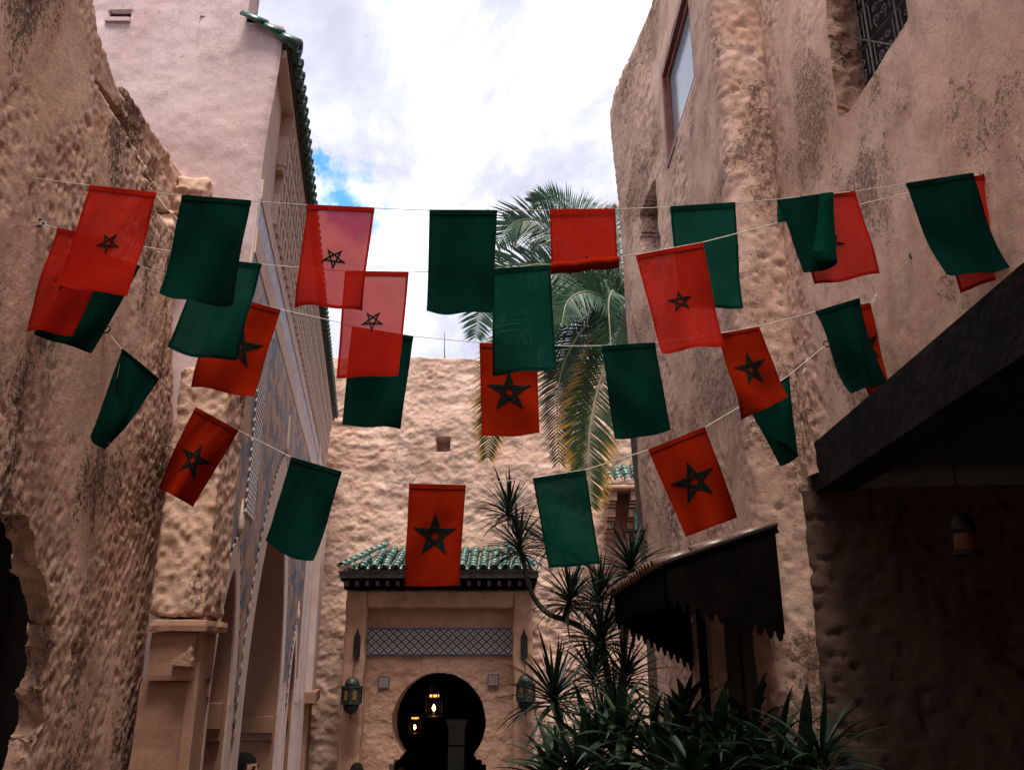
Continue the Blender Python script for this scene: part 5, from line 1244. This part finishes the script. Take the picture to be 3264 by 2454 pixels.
def tails(px, py, Y, pts, label):
    bm = bmesh.new()
    for q in pts: add_tube(bm, catmull([PY(px + x, py + y, Y) for x, y in q], 10), 0.0016, 5)
    o = link('cord_tail', bm_mesh('cord_tail', bm), M['cord']); tag(o, label, 'cord', 'loose ends of cord at the wall eyes')
tails(125, 713, 3.38, [[(0, 0), (12, -6), (28, -4), (42, -8)], [(0, 0), (14, 8), (26, 18), (38, 20)], [(0, 0), (8, -10), (20, -2), (30, 12)]], 'frayed white cord ends at the eye bolt above the left red flag')
tails(2814, 925, 4.26, [[(0, 0), (-14, 4), (-24, 18), (-30, 40)], [(0, 0), (10, 10), (14, 26), (8, 44)], [(0, 0), (-8, 14), (-16, 20), (-28, 38)]], 'loose white cord loop at the eye bolt beside narrow red flag')

# ================================================================== PLANTS
def frond_me(path, Lmax, n=62, seedv=0, droop=0.25, refn=Vector((0, -1, 0.25))):
    """one feather leaf: leaflets along both sides of the rib; 'tip' attribute grows towards each leaflet's end"""
    rs = random.Random(seedv); P = catmull(path, n + 6)[3:]; vs_, fs, tp = [], [], []
    for i in range(2, n):
        t = i / n; p = P[i]; tan = (P[min(i + 1, len(P) - 1)] - P[i - 1]).normalized()
        side = tan.cross(refn); side = side.normalized() if side.length > 0.05 else Vector((1, 0, 0)); nr = side.cross(tan).normalized()
        L = Lmax * (math.sin(math.pi * min(1, 0.10 + 0.86 * t)) ** 0.65) * rs.uniform(0.86, 1.08)
        for sg in (1, -1):
            fw = 0.55 + 0.5 * t; d = (side * sg + tan * fw + nr * rs.uniform(-0.12, 0.30)).normalized(); w_ = 0.0115 + 0.005 * rs.random()
            wv = tan.cross(d).cross(d).normalized() if tan.cross(d).length > 0.01 else nr; wv = (wv * 0.8 + nr * 0.35).normalized()
            q1 = p + d * L * 0.5 + Vector((0, 0, -droop * L * 0.10)); q2 = p + d * L + Vector((0, 0, -droop * L * 0.55))
            k = len(vs_); vs_ += [p - wv * w_ * 0.5, p + wv * w_ * 0.5, q1 + wv * w_, q1 - wv * w_, q2]; fs += [(k, k + 1, k + 2, k + 3), (k + 3, k + 2, k + 4)]
            z = rs.uniform(-0.12, 0.12) - 0.25 * (0.6 - t) ; tp += [z, z, 0.5 + z, 0.5 + z, 1 + z]
    me = pyd('frond', vs_, fs); at = me.attributes.new('tip', 'FLOAT', 'POINT'); at.data.foreach_set('value', tp); return me, P
def palm():
    YP = 11.8; cr = PY(1995, 1030, YP)
    tr = thing('palm_tree', (cr.x + 0.25, YP, 0), 'feather palm with drooping yellow-tipped fronds beside the right building', 'tree')
    pts = [Vector((cr.x + 0.25, YP, 0)), Vector((cr.x + 0.28, YP, 3)), Vector((cr.x + 0.2, YP, 5.5)), Vector((cr.x + 0.1, YP, cr.z - 0.1))]
    part('trunk', tube_me('trunk', catmull(pts, 20), [0.2] * 15 + [0.22, 0.24, 0.26, 0.24, 0.15], 12), M['bark'], tr, True)
    part('fibre_crown', lathe_me('fibre_crown', [(0.05, -0.55), (0.2, -0.45), (0.26, -0.15), (0.22, 0.12), (0.08, 0.3)], 12, (cr.x + 0.1, YP, cr.z)), M['fibre'], tr, True)
    rs = random.Random(3)
    def fr(pix, mat, L, dy=0.0, n=62, droop=0.25):
        path = []
        for i, q in enumerate(pix): path.append(PY(q[0], q[1], YP + dy * i / (len(pix) - 1)))
        me, P = frond_me(path, L * 1.12, int(n * 1.05), rs.randrange(9999), droop, Vector((0, -1, 0.25)))
        f = part('frond', me, M[mat], tr); part('rib', tube_me('rib', P[2:], [0.022 * (1 - i / len(P)) + 0.004 for i in range(len(P) - 2)], 5), M['rachis'], f)
    c = (1990, 1010)
    fr([c, (1880, 830), (1760, 720), (1650, 705), (1570, 790)], 'frond', 0.62, -0.8, 74)
    fr([c, (1930, 830), (1850, 700), (1760, 640), (1690, 650)], 'frond', 0.60, 0.4, 74)
    fr([c, (1950, 800), (1900, 690), (1850, 640)], 'frond', 0.55, 0.9, 60)
    fr([c, (1975, 820), (1965, 720), (1945, 650)], 'frond_yellow', 0.45, 0.3, 50)
    fr([c, (1860, 900), (1720, 850), (1600, 850), (1540, 900)], 'frond', 0.60, -1.2, 74)
    fr([c, (1800, 860), (1640, 860), (1545, 960), (1513, 1092)], 'frond', 0.52, -1.8, 74)
    fr([c, (1880, 900), (1800, 900), (1750, 990), (1735, 1110)], 'frond', 0.50, -0.8)
    fr([c, (1900, 950), (1830, 1010), (1790, 1110), (1765, 1220)], 'frond', 0.50, 0.8)
    fr([c, (1890, 1020), (1810, 1130), (1778, 1260), (1782, 1500)], 'frond_dull', 0.46, -0.6, 84)
    fr([c, (1910, 1050), (1858, 1150), (1836, 1290), (1838, 1495)], 'frond_dull', 0.40, -0.2, 84)
    fr([c, (1945, 1120), (1898, 1270), (1876, 1430), (1884, 1632)], 'frond_yellow', 0.58, -1.4, 96)
    fr([c, (1780, 960), (1640, 1080), (1580, 1250), (1551, 1482)], 'frond_yellow', 0.50, -1.0, 90)
    fr([c, (1940, 900), (1910, 930), (1905, 1060)], 'frond', 0.42, -0.4, 44)
    fr([c, (1960, 930), (1940, 960), (1945, 1070), (1950, 1180)], 'frond', 0.42, -0.9, 50)
    fr([c, (1900, 900), (1790, 760), (1690, 740), (1600, 700)], 'frond', 0.58, -0.3, 74)
    fr([c, (1930, 880), (1870, 760), (1800, 690), (1700, 600)], 'frond', 0.55, 0.6, 70)
    fr([c, (1900, 960), (1760, 900), (1650, 930), (1600, 1010)], 'frond', 0.55, -0.6, 70)
    fr([c, (1940, 960), (1870, 930), (1810, 960), (1790, 1040)], 'frond', 0.5, -1.3, 60)
    for k in range(8):
        a = rs.uniform(-0.9, 1.5); h = rs.uniform(0.3, 1.5); L = rs.uniform(1.6, 2.4); d = Vector((math.cos(a), math.sin(a) * 0.9, 0))
        path = [cr, cr + d * L * 0.35 + Vector((0, 0, h)), cr + d * L * 0.8 + Vector((0, 0, h * 0.9)), cr + d * L * 1.15 + Vector((0, 0, h * 0.2 - 0.4))]
        me, P = frond_me(path, 0.5, 56, k, 0.3, Vector((0, 0, 1))); f = part('frond', me, M['frond'], tr); part('rib', tube_me('rib', P[2:], [0.02 * (1 - i / len(P)) + 0.004 for i in range(len(P) - 2)], 5), M['rachis'], f)
palm()

def blade_me(name, L, W, bend, seg=6, fold=0.25, base=0.6):
    """leaf blade along +X in its own frame, arching down in -Z"""
    vs_, fs = [], []
    x = z = 0.0; an = 0.0
    for i in range(seg + 1):
        t = i / seg; w_ = W * (base + (1 - base) * math.sin(math.pi * min(1, t * 1.3 + 0.08)) if t < 0.75 else W * 0) if False else W * ((base + (1 - base) * min(1, t * 3)) if t < 0.35 else max(0.0, 1 - ((t - 0.35) / 0.65) ** 1.7))
        vs_ += [(x, -w_ / 2, z + w_ * fold), (x, 0, z), (x, w_ / 2, z + w_ * fold)]
        an = -bend * (t ** 1.2); x += L / seg * math.cos(an); z += L / seg * math.sin(an)
    for i in range(seg):
        k = 3 * i; fs += [(k, k + 3, k + 4, k + 1), (k + 1, k + 4, k + 5, k + 2)]
    me = pyd(name, vs_, fs); me.polygons.foreach_set('use_smooth', [True] * len(me.polygons)); return me
def orient(d, roll=0.0):
    d = d.normalized(); up = Vector((0, 0, 1)) if abs(d.z) < 0.97 else Vector((0, 1, 0)); y = up.cross(d).normalized(); z = d.cross(y)
    return Matrix((d, y, z)).transposed().to_4x4() @ Matrix.Rotation(roll, 4, 'X')
DR = [blade_me('leaf', 1.0, 0.062, b, 6) for b in (0.15, 0.45, 0.8, 1.15)]
for m in DR: m.materials.append(M['drac'])
def put_leaf(me, root, p, d, L, wd=1.0, roll=0.0):
    o = bpy.data.objects.new('leaf', me); C.objects.link(o); o.parent = root; o.matrix_parent_inverse = Matrix.Translation(root.location).inverted()
    Mx = orient(d, roll) @ Matrix.Diagonal((L, L * wd, L, 1)); Mx.translation = p; o.matrix_basis = Mx
def rosette(root, p, ax, n, L, rs, spread=1.15):
    ax = ax.normalized()
    for k in range(n):
        u = (k + 0.5) / n; pol = 0.12 + spread * 1.45 * u ** 0.75; az = k * 2.39996 + rs.uniform(-0.25, 0.25)
        t1 = ax.orthogonal().normalized(); t2 = ax.cross(t1)
        d = ax * math.cos(pol) + (t1 * math.cos(az) + t2 * math.sin(az)) * math.sin(pol)
        put_leaf(DR[min(3, int(u * 3.2 + rs.random() * 0.9))], root, p - ax * 0.10 * u, d, L * rs.uniform(0.72, 1.1), rs.uniform(0.75, 1.1), rs.uniform(-0.4, 0.4))
def dracaena(label, stems, ros, Y):
    rs = random.Random(int(stems[0][0][0])); b = PY(*stems[0][0], Y); root = thing('dracaena', (b.x, Y, 0.55), label, 'plant')
    for s in stems:
        P = [PY(x, y, Y + dy) for x, y, dy in [(q + (0.0,))[:3] for q in s]]; n = 26; C_ = catmull(P, n)
        part('stem', tube_me('stem', C_, [0.034 - 0.016 * i / n for i in range(n)], 8), M['stem'], root, True)
    for (x, y, dy, n, L, ax) in ros: rosette(root, PY(x, y, Y + dy), Vector(ax), n, L, rs)
dracaena('tall dracaena with winding stem and spiky rosettes right of the gateway', [[(1960, 2560), (1945, 2250), (1925, 2090), (1870, 2010), (1800, 1975), (1740, 1950), (1690, 1880), (1665, 1770), (1655, 1740)], [(1925, 2090), (1912, 1990), (1905, 1920)], [(1800, 1975), (1812, 1930), (1815, 1905)]],
         [(1655, 1735, 0, 72, 0.46, (0, -0.15, 1)), (1818, 1903, -0.1, 72, 0.48, (0.1, -0.3, 1)), (1910, 1905, 0.15, 70, 0.48, (0.2, -0.2, 1)), (1918, 2030, -0.1, 76, 0.50, (0.1, -0.5, 0.8))], 7.9)
dracaena('upper dracaena head rising beside the lowest green flag', [[(1990, 2560), (1985, 2250), (1990, 2050), (1960, 1900), (1850, 1780), (1700, 1700), (1628, 1640)], [(1990, 2050), (2008, 1900), (2012, 1815)]],
         [(1622, 1628, 0, 66, 0.48, (-0.05, -0.1, 1)), (2012, 1800, 0, 84, 0.50, (0, -0.1, 1)), (1760, 1720, 0.5, 62, 0.48, (0, -0.2, 1)), (2020, 1930, 0.2, 70, 0.48, (0.1, -0.4, 1))], 8.4)
dracaena('low dracaena with broad spiky heads before the right gateway lantern', [[(1830, 2560), (1815, 2400), (1790, 2310), (1770, 2225)], [(1905, 2560), (1900, 2420), (1920, 2330)]],
         [(1766, 2212, 0, 76, 0.54, (0, -0.25, 1)), (1925, 2330, 0.3, 60, 0.46, (0.2, -0.2, 1)), (1995, 2150, 0.5, 56, 0.48, (0.1, -0.3, 1)), (1890, 2150, 0.6, 50, 0.48, (0, -0.3, 1)), (1965, 2255, 0.2, 50, 0.46, (0.15, -0.3, 1))], 7.0)

ST = [blade_me('leaf', 1.0, 0.125, b, 7, 0.18, 0.5) for b in (0.7, 1.2, 1.7)] + [blade_me('leaf', 1.0, 0.07, 0.9, 7, 0.2, 0.5)]
for m in ST: m.materials.append(M['strap'])
def strap_plant(px, py, Y, n, L, label, group, palm_like=False):
    p = PY(px, py, Y); root = thing('strap_leaf_plant', (p.x, p.y, 0.5), label, 'plant', group); rs = random.Random(int(px))
    part('cane', tube_me('cane', [(p.x + 0.03, p.y, 0.5), (p.x - 0.02, p.y + 0.02, (p.z + 0.5) / 2), (p.x, p.y, p.z + 0.02)], [0.03, 0.026, 0.022], 8), M['bark'], root, True)
    for k in range(n):
        u = (k + 0.5) / n; az = k * 2.39996 + rs.uniform(-0.3, 0.3); el = R(82) - R(78) * u ** 0.8
        d = Vector((math.cos(az) * math.cos(el), math.sin(az) * math.cos(el), math.sin(el)))
        put_leaf(ST[3] if palm_like else ST[rs.randrange(3)], root, p + Vector((0, 0, -0.10 * u)), d, L * rs.uniform(0.7, 1.12), rs.uniform(0.7, 1.1), rs.uniform(-0.5, 0.5))
SG = 'strap-leaved plants in the bed at lower right'
for (px, py, Y, n, L, lab) in (
    (1760, 2470, 6.2, 34, 0.47, 'strap-leaved plant in front of the gateway, lowest and leftmost of the bed'),
    (1890, 2400, 6.3, 38, 0.58, 'lighter green strap-leaved plant with upright blades beside the dracaena'),
    (1975, 2340, 6.0, 36, 0.52, 'tall strap-leaved plant below the awning corner'),
    (2085, 2420, 5.6, 36, 0.52, 'strap-leaved plant in the middle of the dark bed'),
    (2180, 2330, 5.7, 34, 0.47, 'strap-leaved plant rising before the pale patch under the awning'),
    (2290, 2400, 5.2, 36, 0.49, 'glossy strap-leaved plant before the brown door'),
    (2400, 2350, 5.3, 34, 0.45, 'strap-leaved plant at the foot of the door jamb'),
    (2480, 2450, 4.9, 36, 0.49, 'strap-leaved plant at the foot of the adobe corner'),
    (2200, 2500, 5.0, 36, 0.52, 'strap-leaved plant at the bottom edge below the door'),
    (2130, 2470, 5.3, 34, 0.50, 'strap-leaved plant low between the middle plant and the door'),
    (2350, 2470, 5.0, 34, 0.50, 'strap-leaved plant at the bottom edge before the door jamb'),
    (2560, 2480, 4.7, 34, 0.48, 'strap-leaved plant at the bottom edge right of the adobe corner'),
    (1840, 2480, 5.9, 34, 0.50, 'strap-leaved plant at the bottom edge before the low dracaena'),
    (1990, 2500, 5.6, 34, 0.52, 'strap-leaved plant at the bottom edge below the dracaena')):
    strap_plant(px, py, Y, n, L, lab, SG)
strap_plant(2620, 2415, 4.6, 34, 0.46, 'narrow-leaved plant fanning out right of the adobe corner', SG, True)
bed = part('planting_bed', box_me('planting_bed', -0.1, 1.55, 4.2, 9.6, 0, 0.5), M['pave'], None); tag(bed, kind='structure')
bed2 = part('planting_bed', box_me('planting_bed', 1.56, 2.6, 3.9, 4.95, 0, 0.5), M['pave'], None); tag(bed2, kind='structure')

# ================================================================== PEOPLE
def head_me(face):
    """head about 0.23 high centred on the origin, face towards +X"""
    bm = bmesh.new(); bmesh.ops.create_uvsphere(bm, u_segments=32, v_segments=24, radius=1.0)
    for v in bm.verts:
        x, y, z = v.co
        sx, sy, sz = 0.098, 0.076, 0.118
        X, Y, Z = x * sx, y * sy, z * sz
        if z < 0: k = 1 - 0.30 * (-z) ** 1.3; Y *= k; X = X * (1 - 0.18 * (-z)) + 0.012 * (-z)
        if x < 0 and z < -0.2: X *= 0.86
        if x > 0.4:
            X += 0.022 * math.exp(-((y / 0.16) ** 2)) * math.exp(-(((z + 0.18) / 0.16) ** 2)) + 0.008 * math.exp(-((y / 0.11) ** 2)) * math.exp(-(((z - 0.02) / 0.22) ** 2))      # nose
            X -= 0.009 * (math.exp(-(((abs(y) - 0.38) / 0.16) ** 2)) * math.exp(-(((z - 0.06) / 0.10) ** 2)))   # eye sockets
            X += 0.005 * math.exp(-((y / 0.5) ** 2)) * math.exp(-(((z - 0.20) / 0.07) ** 2))                     # brow
            X += 0.007 * math.exp(-((y / 0.3) ** 2)) * (math.exp(-(((z + 0.44) / 0.05) ** 2)) + math.exp(-(((z + 0.55) / 0.05) ** 2)))  # lips
            X += 0.010 * math.exp(-((y / 0.3) ** 2)) * math.exp(-(((z + 0.80) / 0.14) ** 2))                     # chin
        v.co = (X, Y, Z)
    for sg in (1, -1):  # ears
        r = bmesh.ops.create_uvsphere(bm, u_segments=10, v_segments=8, radius=1.0)
        for v in r['verts']: v.co = Vector((v.co.x * 0.020 - 0.008, sg * 0.073 + v.co.y * 0.010, v.co.z * 0.032 - 0.006))
    return bm
def person(x, y, top_z, heading, label, mats=('shirt', 'trousers'), gz=0.0):
    hz = top_z - gz - 0.125
    root = thing('person', (x, y, gz), label, 'person')
    rot = Matrix.Rotation(heading, 4, 'Z'); T = Matrix.Translation((x, y, gz)) @ rot
    s = hz / 1.62
    J = {'pel': (0, 0, .95), 'chest': (0, 0, 1.25), 'neck0': (-.01, 0, 1.42), 'neck': (0, 0, 1.54), 'sl': (0, .17, 1.38), 'el': (-.02, .22, 1.10), 'wl': (.05, .23, .86), 'hl': (.07, .23, .78), 'sr': (0, -.17, 1.38), 'er': (-.02, -.22, 1.10), 'wr': (.05, -.23, .86), 'hr': (.07, -.23, .78), 'tl': (0, .09, .90), 'kl': (.02, .10, .50), 'al': (-.02, .10, .09), 'fl': (.13, .11, .035), 'tr': (0, -.09, .90), 'kr': (.02, -.10, .50), 'ar': (-.02, -.10, .09), 'fr': (.13, -.11, .035)}
    Rd = {'pel': .14, 'chest': .15, 'neck0': .075, 'neck': .055, 'sl': .06, 'el': .043, 'wl': .03, 'hl': .035, 'sr': .06, 'er': .043, 'wr': .03, 'hr': .035, 'tl': .085, 'kl': .06, 'al': .042, 'fl': .035, 'tr': .085, 'kr': .06, 'ar': .042, 'fr': .035}
    E = [('pel', 'chest'), ('chest', 'neck0'), ('neck0', 'neck'), ('chest', 'sl'), ('sl', 'el'), ('el', 'wl'), ('wl', 'hl'), ('chest', 'sr'), ('sr', 'er'), ('er', 'wr'), ('wr', 'hr'), ('pel', 'tl'), ('tl', 'kl'), ('kl', 'al'), ('al', 'fl'), ('pel', 'tr'), ('tr', 'kr'), ('kr', 'ar'), ('ar', 'fr')]
    names = list(J); me = bpy.data.meshes.new('body'); me.from_pydata([Vector(J[n]) * s for n in names], [(names.index(a), names.index(b)) for a, b in E], []); me.update()
    tmp = bpy.data.objects.new('tmp', me); C.objects.link(tmp)
    sk = tmp.modifiers.new('s', 'SKIN'); sub = tmp.modifiers.new('d', 'SUBSURF'); sub.levels = 2; sub.render_levels = 2
    for i, n in enumerate(names): me.skin_vertices[0].data[i].radius = (Rd[n] * s, Rd[n] * s)
    me.skin_vertices[0].data[0].use_root = True
    dg = bpy.context.evaluated_depsgraph_get(); ev = tmp.evaluated_get(dg); body = bpy.data.meshes.new_from_object(ev); bpy.data.objects.remove(tmp)
    bm = bmesh.new(); bm.from_mesh(body); hb = head_me(True); hm = bpy.data.meshes.new('h'); hb.to_mesh(hm); hb.free(); n0 = len(bm.verts); bm.from_mesh(hm)
    bm.verts.ensure_lookup_table()
    for v in bm.verts[n0:]: v.co += Vector((0.02, 0, hz))
    # fingers
    for sg in (1, -1):
        for k in range(5):
            b0 = Vector((.07 + 0.018 * (k - 1.5), sg * .23, .79)) * s if k < 4 else Vector((.09, sg * .21, .83)) * s
            L = (0.075, 0.085, 0.08, 0.062, 0.06)[k]; d = Vector((0.12, 0, -1)) if k < 4 else Vector((0.75, 0, -0.7))
            add_tube(bm, [b0, b0 + d * L * 0.5, b0 + d * L + Vector((0.015, -sg * 0.012, 0.006))], [0.0095, 0.009, 0.006], 6)
    body2 = bm_mesh('body', bm)
    for p_ in body2.polygons:
        p_.use_smooth = True
    body2.materials.clear(); body2.materials.append(M['skin']); body2.materials.append(M[mats[0]]); body2.materials.append(M[mats[1]])
    for p_ in body2.polygons:
        z = p_.center.z / s; p_.material_index = 2 if z < 0.97 and abs(p_.center.y) < 0.2 * s else (1 if z < 1.475 and (abs(p_.center.y) < 0.2 * s or z > 1.15) else 0)
    body2.transform(T); part('body', body2, None, root)
    bm = bmesh.new(); bmesh.ops.create_uvsphere(bm, u_segments=32, v_segments=20, radius=1.0)
    dele = []
    for v in bm.verts:
        a, b, c = v.co; line = 0.48 if a > 0.55 else (0.05 if a > 0.12 else -0.35)
        if c < line - 0.06: dele.append(v); continue
        h = 1.10 + 0.02 * math.sin(17 * a + 11 * b) + 0.015 * math.sin(29 * c + 5 * a)
        v.co = Vector((a * 0.098 * h - 0.004 + 0.02, b * 0.076 * h * 1.02, c * 0.118 * h)) + Vector((0, 0, hz))
    bmesh.ops.delete(bm, geom=dele, context='VERTS'); hair = bm_mesh('hair', bm)
    for p_ in hair.polygons: p_.use_smooth = True
    hair.transform(T); part('hair', hair, M['hair'], root)
    bm = bmesh.new()
    for sg in (1, -1):
        r = bmesh.ops.create_uvsphere(bm, u_segments=10, v_segments=8, radius=0.011)
        for v in r['verts']: v.co += Vector((0.02 + 0.083, sg * 0.030, hz + 0.008))
        add_box(bm, 0.02 + 0.088, 0.02 + 0.098, sg * 0.030 - 0.018, sg * 0.030 + 0.018, hz + 0.026, hz + 0.033)
    e = bm_mesh('eyes', bm); e.transform(T); part('eyes', e, M['hair'], root)
h1 = PY(777, 2397, 7.05); person(h1.x, 7.05, h1.z, R(-12), 'dark-haired man in profile standing before the big blue arch', gz=0.33)
stp = part('step', box_me('step', -2.7, -1.75, 6.6, 7.5, 0, 0.33, 0.01), M['pave'], None); tag(stp, kind='structure')
h2 = PY(1139, 2429, 10.7); person(h2.x, 10.7, h2.z, R(-95), 'person with cropped black hair facing the camera left of gateway arch')
h3 = PY(1278, 2432, 17.0); person(h3.x, 17.0, h3.z, R(-90), 'person barely visible in the dark doorway of the gateway')
